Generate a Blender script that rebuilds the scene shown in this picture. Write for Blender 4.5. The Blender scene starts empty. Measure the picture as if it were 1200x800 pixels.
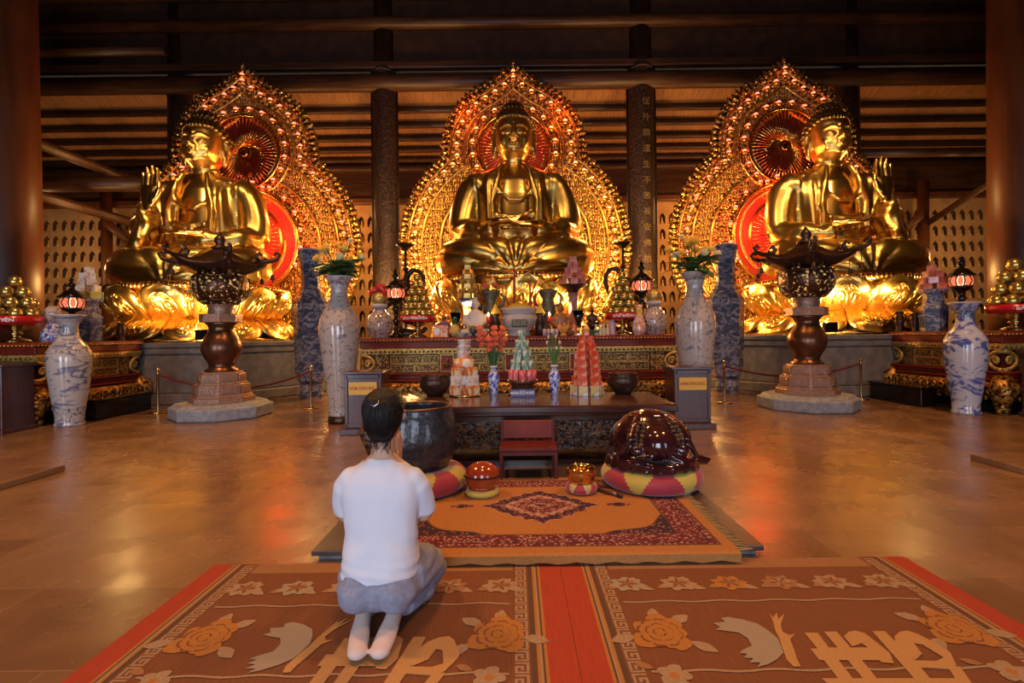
import bpy, bmesh, math, random
from mathutils import Matrix, Vector, noise as mnoise
random.seed(7)
PI = math.pi
sc = bpy.context.scene
COL = sc.collection
R = math.radians

# ------------------------------------------------------------------ camera
ROLL, CAMZ, FPX = 0.012, 1.2, 600.0
cam_d = bpy.data.cameras.new('camera')
cam = bpy.data.objects.new('camera', cam_d)
COL.objects.link(cam)
cam.location = (0, 0, CAMZ)
cam.rotation_euler = (Matrix.Rotation(PI/2, 3, 'X') @ Matrix.Rotation(-ROLL, 3, 'Z')).to_euler()
cam_d.sensor_width = 36
cam_d.lens = 18
cam_d.shift_x = -5/1200
cam_d.shift_y = -8/1200
cam_d.clip_end = 200
sc.camera = cam

def un(px, py):
    dx, dy = px-600, 400-py
    c, s = math.cos(ROLL), math.sin(ROLL)
    return (dx*c+dy*s-5)/FPX, (-dx*s+dy*c-8)/FPX
def at(px, py, Y):                     # a real point at depth Y
    u, v = un(px, py)
    return Vector((u*Y, Y, CAMZ+v*Y))
def fl(px, py, z=0.0):                 # a point on a level surface of height z
    u, v = un(px, py)
    Y = (z-CAMZ)/v
    return Vector((u*Y, Y, z))

# ------------------------------------------------------------------ mesh builder
class MB:
    def __init__(s):
        s.v, s.f, s.m, s.s = [], [], [], []
    def add(s, vs, fs, mi=0, sm=False, M=None):
        o = len(s.v)
        if M is not None:
            vs = [M @ Vector(p) for p in vs]
        s.v += [tuple(p) for p in vs]
        for f in fs:
            s.f.append([i+o for i in f]); s.m.append(mi); s.s.append(sm)
        return s
    def box(s, c, d, mi=0, M=None, taper=1.0):
        x, y, z = c; a, b, h = d[0]/2, d[1]/2, d[2]/2
        t = taper
        vs = [(x-a, y-b, z-h), (x+a, y-b, z-h), (x+a, y+b, z-h), (x-a, y+b, z-h),
              (x-a*t, y-b*t, z+h), (x+a*t, y-b*t, z+h), (x+a*t, y+b*t, z+h), (x-a*t, y+b*t, z+h)]
        fs = [(3, 2, 1, 0), (4, 5, 6, 7), (0, 1, 5, 4), (1, 2, 6, 5), (2, 3, 7, 6), (3, 0, 4, 7)]
        return s.add(vs, fs, mi, False, M)
    def loft(s, secs, mi=0, sm=True, M=None, caps=True, closed=True):
        n = len(secs[0]); vs = [p for sec in secs for p in sec]; fs = []
        for i in range(len(secs)-1):
            for j in range(n if closed else n-1):
                k = (j+1) % n
                fs.append((i*n+j, i*n+k, (i+1)*n+k, (i+1)*n+j))
        s.add(vs, fs, mi, sm, M)
        if caps:
            o = len(s.v)-len(vs)
            for base in (0, (len(secs)-1)*n):
                s.f.append([o+base+j for j in range(n)]); s.m.append(mi); s.s.append(False)
        return s
    def lathe(s, prof, n=32, mi=0, sm=True, M=None, sx=1, sy=1, rot=0.0, flat=False):
        rows = []; vs = []
        for p in prof:
            r, z = p[0], p[1]
            if r < 1e-6:
                rows.append([len(vs)]); vs.append((0, 0, z))
            else:
                rows.append(list(range(len(vs), len(vs)+n)))
                vs += [(r*sx*math.cos(rot+2*PI*j/n), r*sy*math.sin(rot+2*PI*j/n), z) for j in range(n)]
        o = len(s.v)
        if M is not None:
            vs = [M @ Vector(p) for p in vs]
        s.v += [tuple(p) for p in vs]
        for i in range(len(rows)-1):
            a, b = rows[i], rows[i+1]
            m = prof[i+1][2] if len(prof[i+1]) > 2 else mi
            for j in range(n):
                k = (j+1) % n
                if len(a) == 1 and len(b) == 1: continue
                if len(a) == 1: f = [a[0], b[k], b[j]]
                elif len(b) == 1: f = [a[j], a[k], b[0]]
                else: f = [a[j], a[k], b[k], b[j]]
                s.f.append([q+o for q in f]); s.m.append(m); s.s.append(sm and not flat)
        return s
    def tube(s, pts, rad, n=8, mi=0, sm=True, M=None, flat=(1, 1), up=None, caps=True):
        pts = [Vector(p) for p in pts]
        if not hasattr(rad, '__len__'): rad = [rad]*len(pts)
        secs = []; prev = None
        for i, p in enumerate(pts):
            t = (pts[min(i+1, len(pts)-1)]-pts[max(i-1, 0)])
            t = t.normalized() if t.length > 1e-9 else Vector((0, 0, 1))
            if prev is None:
                u = Vector(up) if up else (Vector((0, 0, 1)) if abs(t.z) < .9 else Vector((0, 1, 0)))
            else:
                u = prev
            u = (u-t*u.dot(t))
            u = u.normalized() if u.length > 1e-6 else t.orthogonal().normalized()
            prev = u; w = t.cross(u)
            secs.append([p+(u*math.cos(2*PI*j/n)*flat[0]+w*math.sin(2*PI*j/n)*flat[1])*rad[i] for j in range(n)])
        return s.loft(secs, mi, sm, M, caps)
    def ell(s, c, r, seg=16, rings=10, mi=0, M=None, Rm=None):
        if not hasattr(r, '__len__'): r = (r, r, r)
        prof = [(math.sin(PI*i/rings), -math.cos(PI*i/rings)) for i in range(rings+1)]
        prof[0] = (0, -1); prof[-1] = (0, 1)
        T = Matrix.Translation(Vector(c)) @ (Rm.to_4x4() if Rm else Matrix.Identity(4)) @ Matrix.Diagonal((r[0], r[1], r[2], 1))
        if M is not None: T = M @ T
        return s.lathe(prof, seg, mi, True, T)
    def torus(s, c, R0, r, n=32, m=8, mi=0, M=None, sx=1, sy=1, rz=None):
        secs = []
        for i in range(n):
            a = 2*PI*i/n
            secs.append([(c[0]+sx*(R0+r*math.cos(2*PI*j/m))*math.cos(a), c[1]+sy*(R0+r*math.cos(2*PI*j/m))*math.sin(a), c[2]+(rz or r)*math.sin(2*PI*j/m)) for j in range(m)])
        secs.append(secs[0])
        return s.loft(secs, mi, True, M, caps=False)
    def prism(s, out, z0, z1, mi=0, M=None, sm=False):
        n = len(out)
        vs = [(x, y, z0) for x, y in out]+[(x, y, z1) for x, y in out]
        fs = [tuple(range(n-1, -1, -1)), tuple(range(n, 2*n))]
        s.add(vs, fs, mi, False, M)
        o = len(s.v)-2*n
        for j in range(n):
            k = (j+1) % n
            s.f.append([o+j, o+k, o+n+k, o+n+j]); s.m.append(mi); s.s.append(sm)
        return s
    def poly(s, pts, mi=0, M=None):
        return s.add(pts, [tuple(range(len(pts)))], mi, False, M)
    def mesh(s, name, recalc=True):
        me = bpy.data.meshes.new(name)
        me.from_pydata(s.v, [], s.f)
        me.polygons.foreach_set('material_index', s.m)
        me.polygons.foreach_set('use_smooth', s.s)
        if recalc:
            bm = bmesh.new(); bm.from_mesh(me)
            bmesh.ops.recalc_face_normals(bm, faces=bm.faces)
            bm.to_mesh(me); bm.free()
        me.update()
        return me
    def build(s, name, mats, parent=None, loc=(0, 0, 0), rz=0.0, bev=0, seg=2, sub=0, recalc=True):
        return obj(name, s.mesh(name, recalc), mats, parent, loc, rz, bev, seg, sub)

def obj(name, me, mats, parent=None, loc=(0, 0, 0), rz=0.0, bev=0, seg=2, sub=0):
    if not isinstance(mats, (list, tuple)): mats = [mats]
    if not len(me.materials):
        for m in mats: me.materials.append(m)
    o = bpy.data.objects.new(name, me); COL.objects.link(o)
    o.location = loc; o.rotation_euler = (0, 0, rz)
    if parent: o.parent = parent
    if bev:
        b = o.modifiers.new('bevel', 'BEVEL'); b.width = bev; b.segments = seg; b.limit_method = 'ANGLE'; b.angle_limit = R(40)
    if sub:
        b = o.modifiers.new('sub', 'SUBSURF'); b.levels = sub; b.render_levels = sub
    return o

def baked(me, mods):
    """Evaluate modifiers on a mesh and return the resulting mesh."""
    o = bpy.data.objects.new('bake', me); COL.objects.link(o)
    for kind, kw in mods:
        m = o.modifiers.new(kind, kind)
        for k, v in kw.items(): setattr(m, k, v)
    dg = bpy.context.evaluated_depsgraph_get(); dg.update()
    res = bpy.data.meshes.new_from_object(o.evaluated_get(dg))
    bpy.data.objects.remove(o)
    return res
def fuse(mb, voxel, smooth=4, fac=.5):
    """Grow one continuous surface over overlapping closed shapes."""
    me = baked(mb.mesh('fuse'), [('REMESH', dict(mode='VOXEL', voxel_size=voxel, use_smooth_shade=True)),
                                ('SMOOTH', dict(factor=fac, iterations=smooth))])
    me.polygons.foreach_set('use_smooth', [True]*len(me.polygons))
    return me
def displace(me, fn):
    ns = [v.normal.copy() for v in me.vertices]
    for v, n in zip(me.vertices, ns):
        d = fn(v.co, n)
        if d: v.co = v.co+n*d
    me.update(); return me

# ------------------------------------------------------------------ scene graph
def tag(o, label, cat, group=None, kind=None):
    o['label'] = label; o['category'] = cat
    if group: o['group'] = group
    if kind: o['kind'] = kind
    return o
def thing(name, label, cat, loc=(0, 0, 0), rz=0.0, group=None):
    o = bpy.data.objects.new(name, None); COL.objects.link(o)
    o.location = loc; o.rotation_euler = (0, 0, rz); o.empty_display_size = .1
    return tag(o, label, cat, group)
def struct(o):
    o['kind'] = 'structure'; return o
def dup(root, loc, rz=None, label=None, group=None, scale=None):
    def cp(o, par):
        c = o.copy(); COL.objects.link(c)
        if par: c.parent = par
        for ch in [q for q in bpy.data.objects if q.parent == o]: cp(ch, c)
        return c
    r = cp(root, None); r.location = loc
    if rz is not None: r.rotation_euler = (0, 0, rz)
    if label: r['label'] = label
    if group: r['group'] = group
    if scale: r.scale = (scale,)*3 if not hasattr(scale, '__len__') else scale
    return r
def single(name, mb, mats, label, cat, loc=(0, 0, 0), rz=0.0, group=None, **k):
    return tag(mb.build(name, mats, None, loc, rz, **k), label, cat, group)
def text(name, body, size, mat, parent, loc, rot=(PI/2, 0, 0), ext=.003, width=None, bold=0.0, bend=None):
    cu = bpy.data.curves.new(name, 'FONT'); cu.body = body; cu.size = size
    cu.align_x = 'CENTER'; cu.align_y = 'CENTER'; cu.extrude = ext; cu.offset = bold; cu.resolution_u = 2
    o = bpy.data.objects.new('t', cu); COL.objects.link(o)
    dg = bpy.context.evaluated_depsgraph_get(); dg.update()
    me = bpy.data.meshes.new_from_object(o.evaluated_get(dg)); bpy.data.objects.remove(o)
    xs = [v.co.x for v in me.vertices]
    if width and xs:
        k = width/(max(xs)-min(xs))
        for v in me.vertices: v.co.x *= k
    if bend:                            # wrap round a vertical drum of that radius
        for v in me.vertices:
            a = v.co.x/bend; v.co = (bend*math.sin(a)+v.co.z*math.sin(a), v.co.y, -(bend-bend*math.cos(a))+v.co.z)
    t = obj(name, me, mat, parent, loc); t.rotation_euler = rot
    return t

def area(name, loc, rot, size, col, pw, sy=None):
    l = bpy.data.lights.new(name, 'AREA'); l.energy = pw; l.color = col; l.size = size
    if sy: l.shape = 'RECTANGLE'; l.size_y = sy
    o = bpy.data.objects.new(name, l); COL.objects.link(o); o.location = loc; o.rotation_euler = rot; return o
def point(name, loc, col, pw, r=.08):
    l = bpy.data.lights.new(name, 'POINT'); l.energy = pw; l.color = col; l.shadow_soft_size = r
    o = bpy.data.objects.new(name, l); COL.objects.link(o); o.location = loc; return o
def spot(name, loc, tgt, col, pw, ang=60, blend=.6, r=.08):
    l = bpy.data.lights.new(name, 'SPOT'); l.energy = pw; l.color = col; l.spot_size = R(ang); l.spot_blend = blend; l.shadow_soft_size = r
    o = bpy.data.objects.new(name, l); COL.objects.link(o); o.location = loc
    o.rotation_euler = (Vector(tgt)-Vector(loc)).to_track_quat('-Z', 'Y').to_euler(); return o

# ------------------------------------------------------------------ materials
def mk(name, c1, c2=None, sc=5, rough=.5, metal=0.0, bump=0.0, bsc=None, lo=.4, hi=.6, kind='noise', detail=3,
       stretch=(1, 1, 1), coat=0.0, em=None, es=0.0, r2=None, spec=.5, c3=None, dist=0.0, gen=False, trans=0.0, ior=1.45, bdist=.02, sheen=0):
    m = bpy.data.materials.new(name); m.use_nodes = True
    nt = m.node_tree; N = nt.nodes; L = nt.links
    b = N['Principled BSDF']
    b.inputs['Base Color'].default_value = (*c1, 1)
    b.inputs['Roughness'].default_value = rough
    b.inputs['Metallic'].default_value = metal
    b.inputs['Coat Weight'].default_value = coat
    b.inputs['Coat Roughness'].default_value = .08
    b.inputs['Specular IOR Level'].default_value = spec
    b.inputs['Transmission Weight'].default_value = trans
    b.inputs['IOR'].default_value = ior
    if sheen: b.inputs['Sheen Weight'].default_value = sheen
    if em:
        b.inputs['Emission Color'].default_value = (*em, 1); b.inputs['Emission Strength'].default_value = es
    if c2 or bump:
        tc = N.new('ShaderNodeTexCoord'); mp = N.new('ShaderNodeMapping')
        mp.inputs['Scale'].default_value = stretch
        L.new(tc.outputs['Generated' if gen else 'Object'], mp.inputs['Vector'])
        def tex(scale):
            if kind == 'voronoi':
                t = N.new('ShaderNodeTexVoronoi'); t.inputs['Scale'].default_value = scale; o = t.outputs['Distance']
            elif kind == 'wave':
                t = N.new('ShaderNodeTexWave'); t.inputs['Scale'].default_value = scale; t.inputs['Distortion'].default_value = dist
                t.inputs['Detail'].default_value = detail; t.inputs['Detail Scale'].default_value = 2; o = t.outputs['Fac']
            else:
                t = N.new('ShaderNodeTexNoise'); t.inputs['Scale'].default_value = scale; t.inputs['Detail'].default_value = detail
                t.inputs['Distortion'].default_value = dist; o = t.outputs['Fac']
            L.new(mp.outputs[0], t.inputs['Vector']); return o
        o = tex(sc)
        if c2:
            r = N.new('ShaderNodeValToRGB'); r.color_ramp.elements[0].position = lo; r.color_ramp.elements[1].position = hi
            r.color_ramp.elements[0].color = (*c1, 1); r.color_ramp.elements[1].color = (*c2, 1)
            if c3:
                e = r.color_ramp.elements.new((lo+hi)/2); e.color = (*c3, 1)
            L.new(o, r.inputs[0]); L.new(r.outputs[0], b.inputs['Base Color'])
        if r2 is not None:
            q = N.new('ShaderNodeMapRange'); q.inputs['From Min'].default_value = lo; q.inputs['From Max'].default_value = hi
            q.inputs['To Min'].default_value = rough; q.inputs['To Max'].default_value = r2
            L.new(o, q.inputs[0]); L.new(q.outputs[0], b.inputs['Roughness'])
        if bump:
            bo = tex(bsc) if bsc else o
            bn = N.new('ShaderNodeBump'); bn.inputs['Strength'].default_value = bump; bn.inputs['Distance'].default_value = bdist
            L.new(bo, bn.inputs['Height']); L.new(bn.outputs[0], b.inputs['Normal'])
    return m

def emit(name, col, st, base=.3):
    m = bpy.data.materials.new(name); m.use_nodes = True
    b = m.node_tree.nodes['Principled BSDF']
    b.inputs['Base Color'].default_value = (*[c*base for c in col], 1)
    b.inputs['Emission Color'].default_value = (*col, 1); b.inputs['Emission Strength'].default_value = st
    return m

G = (.83, .52, .13); GD = (.22, .11, .02)
M = {}
M['gold'] = mk('polished_gold', (.78, .45, .12), rough=.22, metal=1)
M['gold_face'] = mk('satin_gold', (.74, .44, .12), rough=.33, metal=1)
M['gold_robe'] = mk('gold_robe', (.62, .37, .095), rough=.31, metal=1)
M['gold_hair'] = mk('gold_hair', (.34, .21, .06), rough=.3, metal=1)
M['gold_carved'] = mk('carved_gold', (.20, .09, .025), (.82, .50, .15), sc=24, lo=.36, hi=.54, rough=.3, metal=.9, bump=.9, bdist=.03)  # dark brown in the noise lows paints shade into the carved recesses
M['gold_relief'] = mk('relief_gold', (.84, .52, .16), (.18, .08, .02), sc=17, lo=.15, hi=.7, rough=.27, metal=.9, bump=1, bdist=.035, kind='voronoi')  # dark cell edges: shade of the gaps put into the colour
M['gold_petal'] = mk('petal_gold', (.70, .42, .09), (.86, .57, .17), sc=7, rough=.28, metal=1, bump=.22, bsc=9, bdist=.03)
M['gilt'] = mk('old_gilt', (.07, .03, .01), (.56, .34, .09), sc=42, lo=.46, hi=.6, rough=.42, metal=.45, bump=.8, bdist=.012)
M['gilt_plain'] = mk('plain_gilt', (.40, .24, .06), (.70, .46, .13), sc=30, rough=.42, metal=.55, bump=.4, bsc=60)
M['gilt_dark'] = mk('dark_gilt_carving', (.08, .018, .007), (.68, .37, .08), sc=20, lo=.40, hi=.56, rough=.36, metal=.7, bump=1, bdist=.02)
M['red_lacquer'] = mk('red_lacquer', (.19, .020, .008), (.24, .030, .011), sc=9, rough=.42, spec=.3)
M['red_bright'] = mk('bright_red_cloth', (.55, .02, .02), rough=.4, coat=.3)
M['dark_red'] = mk('dark_red_lacquer', (.085, .010, .007), (.11, .014, .009), sc=8, rough=.4, spec=.3)
M['mahog'] = mk('dark_table_wood', (.05, .017, .011), (.085, .03, .018), sc=4, stretch=(1, 8, 8), rough=.22, coat=.5)
M['carve_dark'] = mk('dark_carved_wood', (.014, .007, .005), (.17, .075, .03), sc=24, lo=.42, hi=.62, rough=.3, bump=1, bdist=.02)
M['box_wood'] = mk('donation_box_wood', (.065, .024, .022), (.09, .034, .031), sc=5, stretch=(6, 6, .6), rough=.33, coat=.25)
M['column'] = mk('column_wood', (.075, .022, .008), (.10, .032, .011), sc=2, stretch=(3, 3, .25), rough=.45, bump=.1, bsc=10)
M['column_dark'] = mk('dark_column_wood', (.018, .008, .005), (.042, .019, .011), sc=12, stretch=(2, 2, 1), rough=.42, bump=.8, bdist=.04, lo=.45, hi=.6)
M['beam'] = mk('beam_wood', (.035, .014, .008), (.065, .026, .013), sc=3, stretch=(.4, 5, 5), rough=.42)
M['soffit'] = mk('roof_boards', (.20, .085, .028), (.34, .15, .05), sc=5, stretch=(8, .5, .5), rough=.55, bump=.5, bsc=9)
M['ceiling'] = mk('ceiling_wood', (.03, .013, .008), (.05, .02, .01), sc=3, rough=.6)
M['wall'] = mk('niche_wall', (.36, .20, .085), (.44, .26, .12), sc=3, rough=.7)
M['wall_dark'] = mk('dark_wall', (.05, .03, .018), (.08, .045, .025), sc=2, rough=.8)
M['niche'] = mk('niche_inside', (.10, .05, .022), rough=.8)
M['stone'] = mk('platform_stone', (.16, .14, .125), (.23, .20, .175), sc=6, rough=.6, bump=.3, bsc=25, detail=6)
M['stone_grey'] = mk('grey_plinth_stone', (.24, .25, .28), (.33, .34, .37), sc=14, rough=.55, bump=.4, bsc=40, detail=6)
M['bronze'] = mk('brown_bronze', (.125, .055, .03), (.19, .085, .045), sc=6, rough=.3, metal=.75, bump=.1, bsc=30)
M['bronze_pale'] = mk('pink_brown_bronze', (.36, .20, .14), (.44, .26, .18), sc=18, rough=.38, metal=.45, bump=.6, bsc=45, bdist=.012)
M['bronze_dark'] = mk('dark_bronze', (.05, .026, .018), (.085, .042, .028), sc=6, rough=.36, metal=.6)
M['bronze_green'] = mk('green_bronze', (.10, .095, .06), (.20, .18, .11), sc=25, rough=.45, metal=.4, bump=.5)
M['black_metal'] = mk('black_metal', (.014, .009, .007), rough=.25, metal=.4, coat=.4)
M['iron'] = mk('hammered_black_iron', (.024, .026, .031), (.042, .044, .052), sc=26, rough=.24, metal=.15, bump=.55, bsc=16, bdist=.02, coat=.35, detail=6)
M['brass'] = mk('polished_brass', (.72, .46, .15), rough=.16, metal=1)
M['brass_dull'] = mk('stand_brass', (.55, .38, .16), rough=.24, metal=1)
M['rope'] = mk('red_rope', (.25, .02, .02), rough=.6, bump=.6, bsc=90, kind='wave')
M['porc_rim'] = mk('porcelain_white', (.56, .52, .52), rough=.16, coat=.5)
def porcelain(name, white, blue, sc, lo, hi, stretch=(1, 1, 1), dist=1.0, coat=.55):
    return mk(name, blue, white, sc=sc, lo=lo, hi=hi, stretch=stretch, dist=dist, detail=5, rough=.14, coat=coat)
M['porc_land'] = porcelain('landscape_porcelain', (.60, .55, .52), (.16, .18, .29), 3.6, .40, .49, (1, 1, 2.4), 1.6)
M['porc_blue'] = porcelain('blue_wave_porcelain', (.60, .60, .66), (.10, .13, .40), 3.4, .42, .52, (1, 1, 1.6), 2.4)
M['porc_dragon'] = porcelain('dragon_porcelain', (.50, .42, .37), (.20, .18, .20), 6.0, .37, .47, (1, 1, 1.2), 3.0)
M['porc_deep'] = porcelain('deep_blue_porcelain', (.36, .36, .42), (.07, .09, .17), 4.5, .46, .62, (1, 1, 1.6), 2.0)
M['porc_small'] = porcelain('small_blue_porcelain', (.62, .62, .70), (.05, .08, .42), 22, .46, .54, (1, 1, 1), 1.2)
M['porc_jar'] = porcelain('mottled_jar_porcelain', (.55, .46, .42), (.13, .09, .09), 17, .42, .5, (1, 1, 1), 2.0)
M['porc_band'] = porcelain('blue_band_porcelain', (.45, .45, .5), (.06, .08, .2), 30, .45, .55, (1, 1, 1), 1)
M['porc_grey'] = porcelain('grey_band_porcelain', (.55, .51, .49), (.15, .14, .19), 26, .40, .48)
M['porc_teal'] = mk('blue_glaze', (.06, .08, .2), rough=.15, coat=.5)
M['white_marble'] = mk('white_marble', (.62, .52, .46), rough=.35)
M['shirt'] = mk('white_cotton', (.60, .60, .67), rough=.85, bump=.08, bsc=260, bdist=.004)
M['jeans'] = mk('grey_blue_trousers', (.20, .21, .285), (.24, .25, .325), sc=60, rough=.85, bump=.15, bsc=300, bdist=.003)
M['skin'] = mk('skin', (.46, .25, .165), (.50, .285, .19), sc=12, rough=.5)
M['sole'] = mk('pale_sock', (.56, .43, .38), (.60, .46, .41), sc=14, rough=.8)
M['hair'] = mk('black_hair', (.006, .005, .005), (.012, .009, .009), sc=30, stretch=(3, 3, .4), rough=.6, bump=.2, bsc=60, bdist=.004, spec=.3)
M['silver'] = mk('silver_clip', (.75, .75, .8), rough=.2, metal=.9)
M['leaf'] = mk('leaf_green', (.035, .085, .022), (.06, .13, .035), sc=12, rough=.4)
M['stem'] = mk('stem_green', (.07, .15, .04), rough=.5)
M['petal_yellow'] = mk('yellow_petal', (.82, .44, .03), (.85, .56, .10), sc=20, rough=.5)
M['petal_cream'] = mk('cream_petal', (.66, .58, .34), (.55, .6, .3), sc=14, rough=.5)
M['petal_orange'] = mk('orange_red_petal', (.65, .10, .04), (.75, .19, .07), sc=25, rough=.5)
M['cush_red'] = mk('red_cushion', (.34, .022, .038), (.40, .032, .05), sc=8, rough=.6, sheen=.3)
M['cush_yellow'] = mk('yellow_cushion', (.54, .40, .06), rough=.6, sheen=.3)
M['cush_gold'] = mk('gold_brocade', (.60, .42, .15), (.48, .3, .08), sc=40, rough=.5)
M['red_wood'] = mk('glossy_red_wood', (.24, .03, .008), (.34, .055, .014), sc=5, rough=.16, coat=.7)
M['fish_wood'] = mk('dark_lacquered_wood', (.022, .005, .008), (.04, .009, .012), sc=5, rough=.15, coat=.8)
M['slot'] = mk('black_slot', (.006, .003, .003), rough=.8)
M['label_white'] = mk('white_label', (.8, .78, .75), rough=.5)
M['sign_yellow'] = mk('yellow_sign', (.72, .42, .05), rough=.4)
M['sign_red_ink'] = mk('red_lettering', (.5, .06, .02), rough=.5)
M['sign_blue'] = mk('blue_sign', (.05, .05, .16), rough=.35)
M['ink_white'] = mk('white_lettering', (.82, .80, .82), rough=.5)
M['banner'] = mk('red_banner', (.50, .015, .018), rough=.22, coat=.6)
M['can_red'] = mk('red_can', (.62, .06, .08), (.72, .25, .2), sc=26, lo=.45, hi=.6, rough=.3, coat=.3)
M['can_green'] = mk('green_can', (.14, .26, .17), (.62, .66, .6), sc=24, lo=.45, hi=.62, rough=.28, coat=.3)
M['can_top'] = mk('can_lid', (.6, .6, .6), rough=.25, metal=.9)
M['pack_mix'] = mk('printed_food_box', (.66, .16, .05), (.72, .66, .5), sc=13, lo=.44, hi=.56, c3=(.74, .4, .1), rough=.35, coat=.3)
M['pack_white'] = mk('white_printed_box', (.75, .72, .68), (.6, .25, .12), sc=16, lo=.5, hi=.68, rough=.35, coat=.3)
M['pack_yel'] = mk('yellow_printed_tray', (.68, .5, .12), (.72, .7, .62), sc=18, lo=.44, hi=.6, c3=(.35, .3, .45), rough=.3, coat=.3)
M['pack_red'] = mk('red_printed_box', (.60, .07, .03), (.74, .36, .2), sc=19, lo=.46, hi=.64, rough=.35, coat=.3)
M['pack_pink'] = mk('pink_packet', (.55, .14, .11), (.66, .3, .26), sc=10, rough=.3, coat=.4)
M['pack_gold'] = mk('gold_packet', (.7, .46, .12), (.5, .28, .05), sc=14, rough=.3, metal=.5)
M['pack_green'] = mk('yellow_green_packet', (.5, .5, .08), (.6, .6, .3), sc=12, rough=.4)
M['fruit_gold'] = mk('gilded_fruit', (.60, .42, .10), (.70, .54, .18), sc=9, rough=.26, metal=.85)
M['foil'] = mk('golden_foil', (.80, .60, .22), (.5, .32, .08), sc=40, rough=.3, metal=.8, bump=.6)
M['brown_fig'] = mk('brown_figure', (.22, .09, .035), (.30, .13, .05), sc=10, rough=.4)
M['purple'] = mk('purple_robe', (.14, .10, .2), rough=.5)
M['orange'] = mk('orange_box', (.72, .22, .04), (.75, .6, .4), sc=18, lo=.5, hi=.6, rough=.4)
M['incense'] = mk('red_incense', (.42, .05, .04), rough=.6)
M['yellow'] = mk('yellow_paper', (.78, .5, .06), rough=.5)
M['pink'] = mk('pink_wax', (.66, .42, .48), rough=.4)
M['red_wax'] = mk('red_wax', (.6, .03, .02), rough=.35)
M['glass'] = mk('clear_glass', (.9, .95, .9), rough=.04, trans=1.0, ior=1.45)
M['film'] = mk('cellophane', (.8, .7, .75), (.75, .3, .12), sc=18, lo=.4, hi=.6, rough=.15, coat=.8)
M['coral'] = mk('orange_coral', (.75, .35, .08), rough=.5, bump=.6, bsc=40)
M['pine'] = mk('pineapple_skin', (.25, .12, .02), (.75, .5, .12), sc=40, kind='voronoi', lo=.1, hi=.5, rough=.5, bump=.6)
M['green_plate'] = mk('green_dish', (.12, .22, .08), rough=.3)
M['bottle'] = mk('pale_bottle', (.62, .56, .34), rough=.25, coat=.4)
M['lantern_pane'] = emit('lit_pink_pane', (1.0, .20, .09), 1.0)
M['lantern_core'] = emit('lit_lantern_bulb', (1.0, .5, .28), 2.2)
M['flame'] = emit('candle_flame', (1.0, .62, .25), 14)
M['led_red'] = emit('red_halo_lamp', (1.0, .17, .09), 3.6)
M['led_orange'] = emit('orange_halo_lamp', (1.0, .24, .08), 4.2)
M['backlit_red'] = emit('red_backlit_disc', (1.0, .05, .018), .42, .3)
M['backlit_dim'] = emit('dim_red_backlit_disc', (.5, .02, .01), .05, .09)
M['backlit_mid'] = emit('red_backlit_panel', (.7, .014, .007), .30, .08)
M['flood_lens'] = emit('lit_flood_lens', (1.0, .72, .32), 30)
M['mat_brown'] = mk('woven_brown', (.145, .047, .015), (.17, .057, .019), sc=180, stretch=(1, .05, 1), rough=.85, bump=.25, bsc=260, bdist=.003)
M['mat_tan'] = mk('woven_tan', (.25, .115, .045), (.28, .13, .05), sc=180, stretch=(1, .05, 1), rough=.85, bump=.25, bsc=260, bdist=.003)
M['mat_cream'] = mk('woven_cream', (.38, .20, .07), (.42, .225, .08), sc=120, rough=.85)
M['mat_pale'] = mk('woven_pale', (.33, .225, .135), (.27, .165, .09), sc=150, rough=.85)
M['mat_grey'] = mk('woven_grey', (.22, .17, .12), (.34, .27, .2), sc=120, rough=.85, kind='wave')
M['mat_orange'] = mk('woven_orange', (.36, .145, .025), (.32, .125, .025), sc=90, rough=.85)
M['mat_red'] = mk('woven_red', (.29, .030, .010), (.33, .036, .012), sc=160, stretch=(1, .05, 1), rough=.8)
M['mat_dark'] = mk('woven_dark', (.085, .04, .02), rough=.85)
M['rug_tan'] = mk('rug_tan_pile', (.33, .135, .035), (.37, .155, .042), sc=60, rough=.95, bump=.4, bsc=300, bdist=.004)
M['rug_fine'] = mk('rug_floral_pile', (.42, .27, .24), (.09, .012, .02), sc=46, kind='voronoi', lo=.2, hi=.62, c3=(.20, .035, .035), rough=.95, bump=.4, bsc=250, bdist=.004)
M['rug_dark'] = mk('rug_dark_floral_pile', (.40, .22, .19), (.03, .012, .03), sc=40, kind='voronoi', lo=.12, hi=.48, c3=(.15, .025, .03), rough=.95)
M['rug_pink'] = mk('rug_pink_pile', (.42, .25, .21), (.20, .06, .05), sc=42, kind='voronoi', lo=.35, hi=.75, rough=.95)
M['fringe'] = mk('rug_fringe', (.34, .20, .07), rough=.95)
M['slab_dark'] = mk('dark_slab', (.055, .035, .03), (.075, .05, .042), sc=8, rough=.35)
M['slab_edge'] = mk('grey_slab_edge', (.10, .10, .11), (.15, .15, .16), sc=20, rough=.4)

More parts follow.
